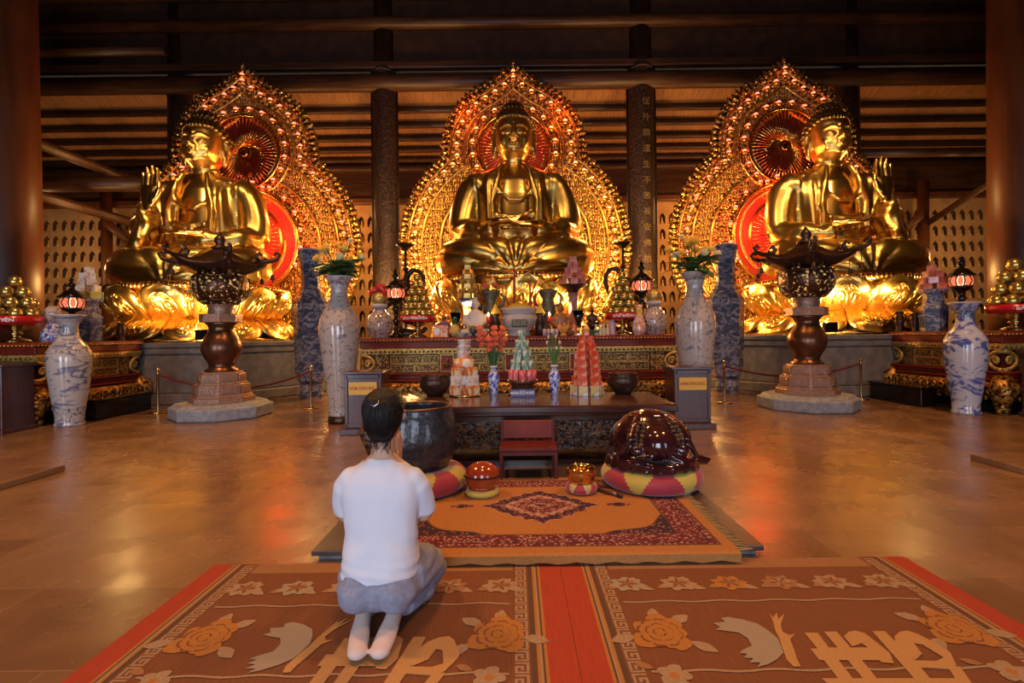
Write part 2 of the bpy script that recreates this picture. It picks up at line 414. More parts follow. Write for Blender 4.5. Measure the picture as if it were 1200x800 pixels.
def floor_mat():
    m = bpy.data.materials.new('polished_stone_tiles'); m.use_nodes = True
    nt = m.node_tree; N = nt.nodes; L = nt.links; b = N['Principled BSDF']
    tc = N.new('ShaderNodeTexCoord')
    def noise(s, d=4, st=(1, 1, 1), dist=0):
        mp = N.new('ShaderNodeMapping'); mp.inputs['Scale'].default_value = st
        t = N.new('ShaderNodeTexNoise'); t.inputs['Scale'].default_value = s; t.inputs['Detail'].default_value = d; t.inputs['Distortion'].default_value = dist
        L.new(tc.outputs['Object'], mp.inputs[0]); L.new(mp.outputs[0], t.inputs['Vector']); return t.outputs['Fac']
    br = N.new('ShaderNodeTexBrick')
    br.inputs['Scale'].default_value = 1.0; br.inputs['Brick Width'].default_value = 1.15; br.inputs['Row Height'].default_value = .62
    br.inputs['Mortar Size'].default_value = .004; br.inputs['Mortar Smooth'].default_value = .3; br.inputs['Bias'].default_value = .1
    br.inputs['Color1'].default_value = (.19, .105, .056, 1); br.inputs['Color2'].default_value = (.265, .155, .085, 1)
    br.inputs['Mortar'].default_value = (.30, .19, .12, 1)
    L.new(tc.outputs['Object'], br.inputs['Vector'])
    r = N.new('ShaderNodeValToRGB'); r.color_ramp.elements[0].position = .3; r.color_ramp.elements[0].color = (.66, .62, .58, 1)
    r.color_ramp.elements[1].position = .72; r.color_ramp.elements[1].color = (1.15, 1.1, 1.05, 1)
    L.new(noise(1.6, 6, (1, 1, 1), 1.2), r.inputs[0])
    mx = N.new('ShaderNodeMix'); mx.data_type = 'RGBA'; mx.blend_type = 'MULTIPLY'; mx.inputs['Factor'].default_value = .9
    L.new(br.outputs['Color'], mx.inputs['A']); L.new(r.outputs[0], mx.inputs['B'])
    # pale chips and scratches of wear
    r2 = N.new('ShaderNodeValToRGB'); r2.color_ramp.elements[0].position = .68; r2.color_ramp.elements[0].color = (0, 0, 0, 1)
    r2.color_ramp.elements[1].position = .76; r2.color_ramp.elements[1].color = (.5, .5, .5, 1)
    L.new(noise(5.5, 8, (1, 1.8, 1), 1.5), r2.inputs[0])
    mx2 = N.new('ShaderNodeMix'); mx2.data_type = 'RGBA'
    L.new(r2.outputs[0], mx2.inputs['Factor']); L.new(mx.outputs['Result'], mx2.inputs['A']); mx2.inputs['B'].default_value = (.45, .31, .2, 1)
    L.new(mx2.outputs['Result'], b.inputs['Base Color'])
    q = N.new('ShaderNodeMapRange'); q.inputs['From Min'].default_value = .3; q.inputs['From Max'].default_value = .7
    q.inputs['To Min'].default_value = .17; q.inputs['To Max'].default_value = .34
    L.new(noise(2.2, 5), q.inputs[0]); L.new(q.outputs[0], b.inputs['Roughness'])
    bp = N.new('ShaderNodeBump'); bp.inputs['Strength'].default_value = .12; bp.inputs['Distance'].default_value = .02
    L.new(noise(9, 6), bp.inputs['Height']); L.new(bp.outputs[0], b.inputs['Normal'])
    b.inputs['Specular IOR Level'].default_value = .6
    return m
M['floor'] = floor_mat()

# ------------------------------------------------------------------ the room
XW, YB, YF, ZC = 17.0, 17.0, -3.6, 10.4
mb = MB(); mb.box((0, (YB+YF)/2, -.1), (2*XW+.6, YB-YF+.8, .2)); struct(mb.build('floor', M['floor']))
for nm, sx in (('wall_left', -1), ('wall_right', 1)):
    mb = MB(); mb.box((sx*(XW+.15), (YB+YF)/2, 5.2), (.3, YB-YF+.6, 10.6)); struct(mb.build(nm, M['wall_dark']))
mb = MB()                                             # front wall with three open doorways to the daylight
DOORS = [(-6.2, 2.2), (-.6, 2.6), (5.2, 2.2)]; DH = 3.4
xs = [-XW]
for c, w in DOORS: xs += [c-w/2, c+w/2]
xs.append(XW)
for i in range(0, len(xs), 2):
    mb.box(((xs[i]+xs[i+1])/2, YF-.15, 5.2), (xs[i+1]-xs[i], .3, 10.4))
for c, w in DOORS: mb.box((c, YF-.15, (10.4+DH)/2), (w, .3, 10.4-DH))
struct(mb.build('wall_front', M['wall_dark']))

# ceiling of dark boards, and the roof that slopes down to the back wall
mb = MB(); mb.box((0, (14.0+YF)/2, ZC+.1), (2*XW+.6, 14.4-YF, .2)); struct(mb.build('ceiling', M['ceiling']))
RZ = lambda y: 8.12-.48*(y-14.4)
mb = MB()
mb.add([(-XW, 14.2, RZ(14.2)), (XW, 14.2, RZ(14.2)), (XW, 17.3, RZ(17.3)), (-XW, 17.3, RZ(17.3)),
        (-XW, 14.2, RZ(14.2)+.15), (XW, 14.2, RZ(14.2)+.15), (XW, 17.3, RZ(17.3)+.15), (-XW, 17.3, RZ(17.3)+.15)],
       [(0, 1, 2, 3), (4, 5, 6, 7), (0, 1, 5, 4), (2, 3, 7, 6)])
struct(mb.build('ceiling_slope', M['soffit']))
nt = [0]
def trim(mbx, mat, **k):
    nt[0] += 1
    return struct(mbx.build('trim_%d' % nt[0], mat, **k))
def xlog(y, z, r, x0=-XW, x1=XW, mat='beam', sq=None):
    b = MB()
    if sq: b.box(((x0+x1)/2, y, z), (x1-x0, sq[0], sq[1]))
    else: b.tube([(x0, y, z), (x1, y, z)], r, 16)
    return trim(b, M[mat], bev=.03 if sq else 0)
for y in (14.93, 15.42, 15.88, 16.30, 16.68): xlog(y, RZ(y)-.085, .095)
xlog(13.95, 8.10, .23); xlog(13.95, 8.55, 0, sq=(.22, .20)); xlog(14.1, 9.1, 0, sq=(.1, 1.0), mat='ceiling')
xlog(13.95, 9.72, .17); xlog(14.1, 10.1, 0, sq=(.14, .6), mat='ceiling')
xlog(16.85, 6.72, .15); xlog(16.9, 6.2, 0, sq=(.12, .9)); xlog(16.8, 5.62, 0, sq=(.22, .2), mat='column')
for sx in (-1, 1):                                   # beams of the side aisles
    for z, y0 in ((4.55, 11.0), (5.75, 11.0)) if sx < 0 else ():
        b = MB(); b.tube([(sx*11.0, y0, z), (sx*11.0, 17, z)], .13, 12); trim(b, M['beam'])
    b = MB(); b.tube([(sx*13.2, 16.55, 0), (sx*13.2, 16.55, 6.0)], .16, 12); trim(b, M['column'])
    b = MB(); b.tube([(sx*12.5, 16.5, 4.35), (sx*13.1, 16.5, 4.9), (sx*13.2, 16.5, 5.5)], [.09, .16, .12], 10); trim(b, M['column'])
xlog(13.7, 5.36, .2, -16.9, -9.2); xlog(14.6, 6.25, .13, 9.2, 16.9); xlog(13.9, 9.0, .12, -16.9, -9.4)
b = MB(); b.tube([(13.25, 16.5, 4.6), (13.25, 12.2, 5.9)], .09, 10); trim(b, M['ceiling'])

# back wall, honeycombed with pointed niches where it can be seen
ARCH = [(-.095, -.17), (.095, -.17), (.095, .04), (.082, .09), (.05, .135), (0, .185), (-.05, .135), (-.082, .09), (-.095, .04)]
def hit(poly, a):
    d = (math.cos(a), math.sin(a)); best = None
    for i in range(len(poly)):
        p, q = poly[i], poly[(i+1) % len(poly)]
        ex, ey = q[0]-p[0], q[1]-p[1]
        den = d[0]*ey-d[1]*ex
        if abs(den) < 1e-9: continue
        t = (p[0]*ey-p[1]*ex)/den; u = (p[0]*d[1]-p[1]*d[0])/den
        if t > 0 and -1e-6 <= u <= 1+1e-6 and (best is None or t < best): best = t
    return (d[0]*best, d[1]*best)
CW, CH = .30, .52
CELL = [(-CW/2, -CH/2), (CW/2, -CH/2), (CW/2, CH/2), (-CW/2, CH/2)]
ANG = sorted({round(math.atan2(y, x), 5) for x, y in ARCH+CELL})
RIN = [hit(ARCH, a) for a in ANG]; ROUT = [hit(CELL, a) for a in ANG]
Z0 = 1.36-CH/2; ROWS = 8; ZT = Z0+ROWS*CH
spans = [(-16.0, 12), (-5.85, 5), (4.45, 5), (12.3, 13)]
mb = MB(); niches = []
prevx = -XW
for x0, n in spans+[(XW, 0)]:
    mb.poly([(prevx, YB, Z0), (x0, YB, Z0), (x0, YB, ZT), (prevx, YB, ZT)])
    prevx = x0+n*CW
    for i in range(n):
        for j in range(ROWS):
            cx, cz = x0+(i+.5)*CW, Z0+(j+.5)*CH
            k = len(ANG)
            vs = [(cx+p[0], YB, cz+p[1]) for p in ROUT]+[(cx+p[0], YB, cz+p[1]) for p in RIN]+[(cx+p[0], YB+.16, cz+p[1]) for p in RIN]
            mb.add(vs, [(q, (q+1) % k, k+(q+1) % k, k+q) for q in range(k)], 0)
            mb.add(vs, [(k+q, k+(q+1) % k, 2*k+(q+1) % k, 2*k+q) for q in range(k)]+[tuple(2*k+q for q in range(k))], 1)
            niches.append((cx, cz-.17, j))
mb.poly([(-XW, YB, -.1), (XW, YB, -.1), (XW, YB, Z0), (-XW, YB, Z0)])
mb.poly([(-XW, YB, ZT), (XW, YB, ZT), (XW, YB, 10.5), (-XW, YB, 10.5)])
mb.box((0, YB+.3, 5.2), (2*XW, .2, 10.6), 0)
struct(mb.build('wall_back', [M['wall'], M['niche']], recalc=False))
mb = MB()
mb.lathe([(0, 0), (.062, 0), (.066, .02), (.05, .035), (.058, .05), (.05, .075), (.036, .10), (.034, .13), (.018, .15), (.026, .165), (.03, .185), (.024, .208), (.01, .222), (0, .228)], 10, sx=1, sy=.8)
nb_me = mb.mesh('niche_buddha')
M['figurine'] = mk('gilded_figurine', (.60, .36, .13), rough=.5, metal=.2)
places = [(-9, 'left end of the hall'), (0, 'gap to the left of the middle halo'), (9, 'gap to the right of the middle halo'), (99, 'right end of the hall')]
for cx, z, j in niches:
    w = [p for lim, p in places if cx < lim][0]
    o = obj('niche_buddha', nb_me, M['figurine'], None, (cx, YB+.075, z+.001))
    tag(o, 'tiny gilded figure in a wall niche, '+w, 'figurine', 'tiny figures in the niches at the '+w)

# great round columns
def column(x, y, r, z1, mat, label, board=None, bz=(1.2, 8.4), yaw=0.0):
    t = thing('column', label, 'column', (x, y, 0)); t['kind'] = 'structure'
    b = MB(); b.lathe([(0, 0), (r*1.35, 0), (r*1.4, .12), (r*1.3, .28), (r*1.05, .32), (0, .32)], 28); b.build('column_base', M['stone'], t)
    b = MB(); b.lathe([(0, .32), (r, .32), (r*1.02, 3), (r*.98, 6), (r*.93, z1), (0, z1)], 28); b.build('shaft', M[mat], t)
    if board:
        b = MB(); secs = []
        for k in range(25):
            a = -PI/2+yaw+R(-75+150*k/24)
            secs.append([(q*math.cos(a), q*math.sin(a)) for q in (r*1.02, r*1.1)])
        out = [s_[1] for s_ in secs]+[s_[0] for s_ in reversed(secs)]
        b.prism(out, bz[0], bz[1], sm=False)
        for z in (bz[0]+.05, bz[1]-.05):
            pts = [(r*1.11*math.cos(-PI/2+yaw+R(-75+150*k/16)), r*1.11*math.sin(-PI/2+yaw+R(-75+150*k/16)), z+.10*math.sin(k*PI/16)) for k in range(17)]
            b.tube(pts, .05, 8)
        for s_ in (-1, 1):
            a = -PI/2+yaw+s_*R(70)
            b.tube([(r*1.11*math.cos(a), r*1.11*math.sin(a), bz[0]), (r*1.11*math.cos(a), r*1.11*math.sin(a), bz[1])], .035, 8)
        bo = b.build('couplet_board', M['column_dark'], t); bo['label'] = 'curved carved board on the column'
        return t, bo
    return t, None
column(-3.55, 14.2, .33, 10.4, 'column_dark', 'dark carved column standing left of the middle statue', True)
t, bo = column(3.5, 14.2, .36, 10.4, 'column_dark', 'dark column with gilt lettering right of the middle statue', True)
b = MB()
CH_ = '恆外願速生不思長安佛地留共人合'
M['dull_gold'] = mk('dull_gold_lettering', (.20, .13, .05), rough=.5, metal=.3)
for i, c in enumerate(CH_):
    o = text('lettering', c, .215, M['dull_gold'], bo, (.07, -.398, 7.45-i*.425), ext=.010, bend=.40)
column(-9.3, 14.3, .33, 10.4, 'column_dark', 'dim column behind the left statue halo')
column(9.3, 14.3, .33, 10.4, 'column_dark', 'dim column behind the right statue halo')
column(-10.95, 11.0, .60, 10.4, 'column', 'thick brown column at the left edge with carved board', True, (.9, 9.8), R(-62))
column(10.95, 11.0, .60, 10.4, 'column', 'thick reddish brown column at the right edge')

# low stone steps at the two sides of the open floor
for sx in (-1, 1):
    b = MB(); b.box((sx*5.3, 3.6, .03), (2.3, 2.2, .06)); trim(b, M['floor'], bev=.008)

# stone platform that carries the statues
b = MB()
def plat(x0, x1, y0, y1):
    b.box(((x0+x1)/2, (y0+y1)/2, .10), (x1-x0, y1-y0, .20))
    b.box(((x0+x1)/2, (y0+y1)/2+.06, .55), (x1-x0-.12, y1-y0-.12, .72))
    b.box(((x0+x1)/2, (y0+y1)/2+.03, .97), (x1-x0-.04, y1-y0-.06, .12))
    b.box(((x0+x1)/2, (y0+y1)/2, 1.08), (x1-x0, y1-y0, .10))
plat(-2.9, 2.9, 9.5, 13.62)
def octo(sx):
    out = [(-9.6, 9.9), (-8.9, 9.25), (-5.4, 9.25), (-4.35, 10.9), (-4.1, 11.6), (-4.1, 13.62), (-10.2, 13.62), (-10.2, 9.9)]
    cx, cy = -7.1, 11.8
    for z0, z1, k in ((0, .20, 1), (.20, .91, .985), (.91, 1.03, .993), (1.03, 1.13, 1)):
        b.prism([(sx*-(cx+(x-cx)*k) if sx > 0 else cx+(x-cx)*k, cy+(y-cy)*k) for x, y in out], z0, z1)
octo(-1); octo(1)
struct(b.build('trim_platform', M['stone'], bev=.025))

# ------------------------------------------------------------------ the three great statues
def ring(a, b, z, yc=0.0, n=28, p=2.3):
    out = []
    for j in range(n):
        t = 2*PI*j/n; c, s_ = math.cos(t), math.sin(t)
        out.append((a*math.copysign(abs(c)**(2/p), c), yc+b*math.copysign(abs(s_)**(2/p), s_), z))
    return out
def bez(p0, p1, p2, n=8):
    p0, p1, p2 = map(Vector, (p0, p1, p2))
    return [p0*(1-t)**2+p1*2*t*(1-t)+p2*t*t for t in [i/n for i in range(n+1)]]

def hand_mesh(curl=.0, spread=.05, thumb=0.0):
    """Right hand, wrist at the origin, fingers along +Z, palm facing -Y, thumb on +X side. About 0.9 long."""
    b = MB()
    b.loft([ring(.10, .085, -.12, 0, 12), ring(.12, .085, 0, 0, 12), ring(.185, .085, .14, -.01, 12), ring(.205, .08, .30, -.01, 12), ring(.20, .065, .40, 0, 12)])
    b.ell((.12, -.05, .13), (.08, .06, .13), 10, 8)
    for i, (x, ln) in enumerate(((.15, .38), (.05, .43), (-.05, .40), (-.145, .31))):
        a = (x-.0)*spread*6; p = Vector((x, 0, .37)); pts = [Vector((x*.95, 0, .28)), p.copy()]; ang = 0
        for k in range(3):
            ang += curl
            seg = ln*(.42, .32, .26)[k]
            p = p+Vector((math.sin(a)*seg, -math.sin(ang)*seg, math.cos(ang)*seg)); pts.append(p.copy())
        b.tube(pts, [.05, .053, .05, .046, .034], 8)
        b.ell(pts[-1], .036, 8, 6)
    pts = [(.12, -.03, .06), (.21, -.05, .20), (.26+thumb, -.07, .33), (.25+thumb*1.6, -.08, .45)]
    b.tube(pts, [.06, .062, .052, .036], 8); b.ell(pts[-1], .038, 8, 6)
    return fuse(b, .018, 3)

def head_mesh():
    """Head and neck, chin at z 2.64, brow at 3.25, crown of skull 3.62."""
    b = MB()
    prof = [(.255, .26, 2.28, .06), (.25, .255, 2.45, .05), (.24, .25, 2.58, .03), (.25, .30, 2.66, -.03), (.315, .375, 2.74, -.06), (.37, .42, 2.88, -.05), (.395, .44, 3.05, -.03), (.405, .44, 3.22, -.01), (.40, .435, 3.38, .01), (.36, .39, 3.52, .03), (.24, .27, 3.63, .04), (.05, .06, 3.67, .04)]
    b.loft([ring(a, c, z, y, 32, 2.15) for a, c, z, y in prof])
    for z, r in ((2.40, .262), (2.48, .262), (2.56, .258)): b.torus((0, .04, z), r-.012, .03, 28, 8)
    b.ell((0, -.395, 2.745), (.095, .055, .07))                                       # chin
    for s_ in (-1, 1):
        b.ell((s_*.17, -.325, 2.92), (.15, .10, .15))                               # cheeks
        b.tube([(s_*.05, -.475, 3.19), (s_*.11, -.475, 3.235), (s_*.20, -.44, 3.245), (s_*.30, -.36, 3.20)], [.02, .026, .024, .012], 8)   # brow
        b.ell((s_*.165, -.405, 3.115), (.10, .045, .05))                           # eyelid
        b.tube([(s_*.075, -.455, 3.085), (s_*.165, -.462, 3.07), (s_*.255, -.41, 3.09)], [.010, .016, .009], 6)
        # long lobed ears
        b.tube([(s_*.40, .0, 3.16), (s_*.445, .02, 3.21), (s_*.455, .07, 3.14), (s_*.44, .06, 3.0), (s_*.43, .02, 2.86), (s_*.43, .0, 2.74), (s_*.415, -.01, 2.66)], [.035, .05, .06, .05, .055, .06, .035], 8)
        b.tube([(s_*.40, -.02, 3.15), (s_*.415, -.03, 3.0), (s_*.415, -.02, 2.88)], [.03, .03, .03], 8)
        b.ell((s_*.055, -.505, 2.985), (.045, .04, .035))                           # nostril wing
    b.tube([(0, -.455, 3.22), (0, -.50, 3.10), (0, -.555, 3.005), (0, -.52, 2.96)], [.035, .042, .058, .03], 10)
    b.tube([(-.115, -.44, 2.875), (-.06, -.485, 2.895), (0, -.49, 2.885), (.06, -.485, 2.895), (.115, -.44, 2.875)], [.012, .03, .028, .03, .012], 8)
    b.tube([(-.085, -.455, 2.855), (0, -.49, 2.835), (.085, -.455, 2.855)], [.014, .036, .014], 8)
    b.ell((0, -.455, 3.29), .028, 8, 6)                                             # urna
    me = fuse(b, .02, 5)
    return me

def hair_mesh():
    b = MB()
    def cap(th, ph):          # skull cap point; th from crown down
        return Vector((.455*math.sin(th)*math.cos(ph), .03+.485*math.sin(th)*math.sin(ph), 3.22+.50*math.cos(th)))
    def low(ph):              # hairline: high over the brow, low at the nape
        f = .5-.5*math.sin(ph)    # 1 at the front (-y)
        return R(118)-R(58)*min(1, max(0, (f-.25)/.6))**.7
    n = 36; secs = []
    for i in range(11):
        secs.append([cap(max(.02, low(2*PI*j/n)*i/10), 2*PI*j/n) for j in range(n)])
    inner = [[Vector((0, .03, 3.2))+(p-Vector((0, .03, 3.2)))*.86 for p in s_] for s_ in reversed(secs)]
    b.loft(secs+inner, caps=False)
    b.ell((0, .04, 3.68), (.25, .26, .20), 20, 10)
    def curl(p, r):
        b.ell(p, r, 7, 5)
    for i in range(2, 11):
        nn = max(6, int(3.5*i))
        for j in range(nn):
            ph = 2*PI*(j+.5*(i % 2))/nn
            p = cap(low(ph)*i/10, ph); curl(p, .054)
    for i in range(6):
        a = PI/2*(i/6); nn = max(1, int(18*math.cos(a)))
        for j in range(nn):
            ph = 2*PI*(j+.5*(i % 2))/nn
            curl((.25*math.cos(a)*math.cos(ph), .04+.26*math.cos(a)*math.sin(ph), 3.68+.20*math.sin(a)), .05)
    return b.mesh('hair')

def robe_mesh(raised):
    """raised: None, -1 (its right hand, at -x) or +1."""
    b = MB()
    b.loft([ring(a, d, z, y) for a, d, z, y in ((.98, .62, .35, .10), (.90, .60, .9, .06), (.86, .56, 1.4, .05), (.90, .53, 1.85, .06), (.95, .47, 2.12, .08), (.86, .40, 2.3, .10), (.60, .33, 2.42, .10), (.34, .28, 2.50, .08))])
    for s_ in (-1, 1):
        b.ell((s_*.83, .06, 2.05), (.30, .34, .34), 18, 12)
        up = s_ == raised
        elbow = (s_*1.12, -.12, 1.02) if not up else (s_*1.08, -.30, 1.15)
        b.tube(bez((s_*.86, .06, 2.08), (s_*1.08, .08, 1.6), elbow), [.31, .325, .33, .335, .335, .335, .33, .32, .30], 16)
        if not up:
            b.tube(bez(elbow, (s_*.98, -.62, .88), (s_*.40, -.88, .92)), [.31, .30, .28, .26, .24, .22, .20, .18, .15], 16)
            b.tube([(s_*.95, -.45, .95), (s_*1.0, -.55, .62), (s_*.9, -.6, .4)], [.22, .24, .2], 12)
        else:
            w = (s_*.52, -1.02, 1.50)
            b.tube([elbow, (s_*.85, -.68, 1.22), w], [.30, .25, .18], 16)
            b.tube([(s_*.60, -.95, 1.42), (s_*.80, -.86, 1.05), (s_*1.02, -.72, .62)], [.12, .19, .22], 12, flat=(1, .9))
            b.tube([(s_*.95, -.45, 1.25), (s_*1.05, -.5, .9), (s_*1.0, -.55, .5)], [.26, .26, .22], 12)
        # thigh, knee and crossed shin
        b.tube(bez((s_*.45, .05, .45), (s_*1.05, -.05, .48), (s_*1.30, -.52, .40)), [.46, .46, .46, .45, .44, .43, .41, .39, .36], 18)
        b.ell((s_*1.32, -.50, .36), (.37, .38, .36), 18, 12)
        b.tube(bez((s_*1.34, -.58, .36), (s_*.85, -1.12, .42), (-s_*.15, -1.02, .44)), [.36, .37, .36, .35, .34, .33, .31, .30, .28], 18)
        b.tube(bez((s_*1.45, -.62, .14), (s_*.8, -1.22, .12), (0, -1.24, .10)), [.15, .16, .17, .18, .18, .18, .18, .18, .17], 12)
        b.tube([(s_*.24, -.36, 2.44), (s_*.37, -.50, 2.05), (s_*.44, -.545, 1.6), (s_*.42, -.60, 1.05)], [.06, .085, .09, .09], 10, flat=(1, .7))
    b.ell((0, -.40, .36), (1.1, .66, .34), 22, 12)
    b.ell((0, -1.22, .26), (.46, .15, .30), 18, 12)
    b.ell((0, .2, .35), (1.15, .62, .35), 20, 10)
    # broad sash knot on the chest and the two crossing folds of the inner robe
    b.tube([(-.36, -.545, 1.28), (0, -.60, 1.24), (.36, -.545, 1.28)], .07, 10)
    b.tube([(-.05, -.61, 1.26), (-.09, -.63, 1.10), (-.07, -.64, .98)], [.06, .05, .06], 8)
    b.tube([(.05, -.61, 1.26), (.10, -.63, 1.12), (.13, -.64, 1.0)], [.06, .05, .06], 8)
    b.tube([(-.34, -.50, 1.85), (-.12, -.59, 1.62), (.12, -.60, 1.60), (.34, -.50, 1.8)], .045, 8)
    for v in range(len(b.v)):
        x, y, z = b.v[v]
        if z < 0: b.v[v] = (x, y, 0)
    me = fuse(b, .028, 4)
    def fold(p, n):
        x, y, z = p
        if z < .03: return 0
        ax = abs(x); k = 0.0
        if z < .95 and y < .1:            # long folds sweeping in from the knees
            w = min(1, (z-.03)/.12)*min(1, (.95-z)/.15)
            th = math.atan2(z+.10, ax+.02); rr = math.hypot(z+.10, ax)
            k += .062*w*min(1, rr/.45)*(.45+.55*min(1, max(0, (1.75-ax)/.5)))*(abs(math.sin(th*6.5+.5*rr+(.4 if x > 0 else 0)))**.8-.6)
        if z > .85 and ax > .5 and z < 2.25:   # hanging folds of the outer robe on the arms
            w = min(1, (z-.85)/.2)*min(1, (2.25-z)/.25)
            k += .030*w*(math.sin(13*math.atan2(y-.05, x)+2.2*z))
        if .95 < z < 2.3 and .30 < ax < .8 and y < -.2:
            k += .016*math.sin(26*ax)
        return k
    return displace(me, fold)

HAIR, HEAD = hair_mesh(), head_mesh()
HAND_UP, HAND_LAP = hand_mesh(.07, .03), hand_mesh(.22, .0, .06)
def statue(loc, label, raised=None, scale=1.0):
    t = thing('buddha_statue', label, 'statue', loc); t.scale = (scale,)*3
    o = obj('robe', robe_mesh(raised), M['gold_robe'], t); o['label'] = 'folded golden robe'
    obj('head', HEAD, M['gold_face'], t)
    h = obj('hair', HAIR, M['gold_hair'], t); h['label'] = 'tight snail curls of the hair'
    # bare chest under the open robe
    b = MB(); b.loft([ring(a_, .16, z_, y_, 24, 2.6) for a_, z_, y_ in ((.36, 1.0, -.42), (.38, 1.4, -.395), (.38, 1.8, -.365), (.34, 2.1, -.30), (.28, 2.3, -.19), (.20, 2.46, -.10))])
    c = obj('chest', fuse(b, .03, 6), M['gold'], t)
    for s_ in (-1, 1):
        if s_ == raised:
            o = obj('hand', HAND_UP, M['gold'], t, (s_*.50, -1.05, 1.56)); o.rotation_euler = (R(-6), 0, R(6*s_)); o.scale = (s_*-1*1.0, 1.0, 1.0)
        else:
            # open hand lying in the lap, palm up, fingers pointing to the other side
            o = obj('hand', HAND_LAP, M['gold'], t, (s_*.44, -.98, 1.06 if s_ == -1 else 1.0))
            # local: +Z fingers -> -s_ x, -Y palm -> +z, thumb
            zx = Vector((-s_, -.12, 0)).normalized(); py_ = Vector((0, 0, -1)); xx = py_.cross(zx)
            Rm = Matrix((xx, py_, zx)).transposed()
            if xx.y < 0: Rm = Rm @ Matrix.Diagonal((-1, 1, 1))
            # thumb side towards the belly (+y)
            o.matrix_local = Matrix.Translation(o.location) @ Rm.to_4x4() @ Matrix.Diagonal((.95, .95, .95, 1))
    return t

# ---- lotus throne
def petal(a0, half, r0, r1, z0, z1, tip, flip=False, n=10, m=9, th=.07):
    secs = []
    outer, inner = [], []
    for i in range(n+1):
        v = i/n
        wv = half*(1-.0*v)*(1 if v < .45 else math.sqrt(max(0, 1-((v-.45)/.55)**2.6)))
        rad = r0+(r1-r0)*math.sin(v*PI*.5)+tip*max(0, v-.7)**2*8
        z = z0+(z1-z0)*v
        row = []; rin = []
        for j in range(m+1):
            u = -1+2*j/m
            bulge = .13*(1-u*u)*math.sin(PI*min(1, v*1.05))
            lip = .03 if abs(u) > .75 or v > .9 else 0
            a = a0+u*wv
            row.append(((rad+bulge+lip)*math.cos(a), (rad+bulge+lip)*math.sin(a), z))
            rin.append(((rad+bulge-th)*math.cos(a), (rad+bulge-th)*math.sin(a), z))
        secs.append(row+rin[::-1])
    b = MB(); b.loft(secs)
    # carved scroll in the heart of the petal
    def on(u, v):
        wv = half*.9; rad = r0+(r1-r0)*math.sin(v*PI*.5)+tip*max(0, v-.7)**2*8+.13*(1-u*u)*math.sin(PI*min(1, v*1.05))
        a = a0+u*wv; return (rad*math.cos(a), rad*math.sin(a), z0+(z1-z0)*v)
    for s_ in (-1, 1):
        b.tube([on(s_*.62*math.cos(q*PI/12), .20+.55*math.sin(q*PI/12)) for q in range(7)], .02, 6)
        sp = [on(s_*(.28+.2*(1-q/16)*math.cos(q*.55)), .40+.17*(1-q/16)*math.sin(q*.55)) for q in range(15)]
        b.tube(sp, .026, 6)
        sp = [on(s_*(.12+.13*(1-q/12)*math.cos(q*.6+2)), .66+.10*(1-q/12)*math.sin(q*.6+2)) for q in range(11)]
        b.tube(sp, .022, 6)
        sp = [on(s_*(.34+.12*(1-q/12)*math.cos(q*.6+1)), .22+.09*(1-q/12)*math.sin(q*.6+1)) for q in range(11)]
        b.tube(sp, .022, 6)
    b.tube([on(0, .12), on(0, .3), on(0, .5)], [.05, .03, .02], 6)
    return b.mesh('petal')
def lotus(loc, label, H=1.2, rot=0.0):
    t = thing('lotus_throne', label, 'lotus throne', loc)
    b = MB(); b.lathe([(0, 0), (1.62, 0), (1.66, .06), (1.5, .14), (1.30, .40), (1.34, .52), (1.5, .9), (1.62, H-.14), (0, H-.14)], 48)
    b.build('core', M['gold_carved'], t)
    N = 12
    up = petal(0, PI/N*.97, 1.40, 1.74, .46, H-.06, .02)
    mid = petal(0, PI/N*.9, 1.34, 1.62, .46, H-.10, .02)
    dn = petal(0, PI/N*.98, 1.38, 1.80, .50, .03, .12)
    for k in range(N):
        for me, off in ((up, 0), (mid, .5), (dn, .5)):
            obj('petal', me, M['gold_petal'], t, (0, 0, 0), rot+2*PI*(k+off)/N)
    b = MB(); b.lathe([(0, H-.16), (1.66, H-.16), (1.70, H-.12), (1.70, H-.02), (1.64, H), (0, H)], 64)
    for k in range(120):
        a = 2*PI*k/120; b.ell((1.71*math.cos(a), 1.71*math.sin(a), H-.075), (.036, .036, .062), 6, 6)
    b.build('seed_rim', M['gold'], t)
    b = MB(); b.torus((0, 0, .48), 1.37, .055, 48, 8); b.torus((0, 0, .03), 1.72, .05, 48, 8); b.build('moulding', M['gold'], t)
    return t

# ---- great flaming halo
HZ, HR, BZ, BR = 5.98, 1.95, 3.5, 3.06
def halfw(z, d):
    w = 0
    r = HR-d
    if abs(z-HZ) < r: w = math.sqrt(r*r-(z-HZ)**2)
    rb = BR-d
    if abs(z-BZ) < rb: w = max(w, math.sqrt(rb*rb-(z-BZ)**2))
    zt = HZ+(HR-d)*1.215; za = HZ+(HR-d)*.775; wa = (HR-d)*.632
    if za <= z <= zt:
        q = (z-za)/(zt-za); w = max(w, wa*(1-q)*(1-.22*q))
    return w
def outline(d, n, z0=1.16):
    zt = HZ+(HR-d)*1.215
    zb = max(z0, BZ-(BR-d))
    half = []
    for i in range(401):
        z = zb+(zt-zb)*(1-math.cos(PI*i/400))/2
        half.append((halfw(z, d), z))
    pts = [(x, z) for x, z in half]+[(-x, z) for x, z in reversed(half)]
    # resample by length
    L = [0]
    for p, q in zip(pts, pts[1:]): L.append(L[-1]+math.dist(p, q))
    out = []; k = 0
    for i in range(n+1):
        s_ = L[-1]*i/n
        while k < len(L)-2 and L[k+1] < s_: k += 1
        f = (s_-L[k])/max(1e-9, L[k+1]-L[k])
        out.append((pts[k][0]+(pts[k+1][0]-pts[k][0])*f, pts[k][1]+(pts[k+1][1]-pts[k][1])*f))
    return out
def curve3(d, n, y): return [(x, y, z) for x, z in outline(d, n)]
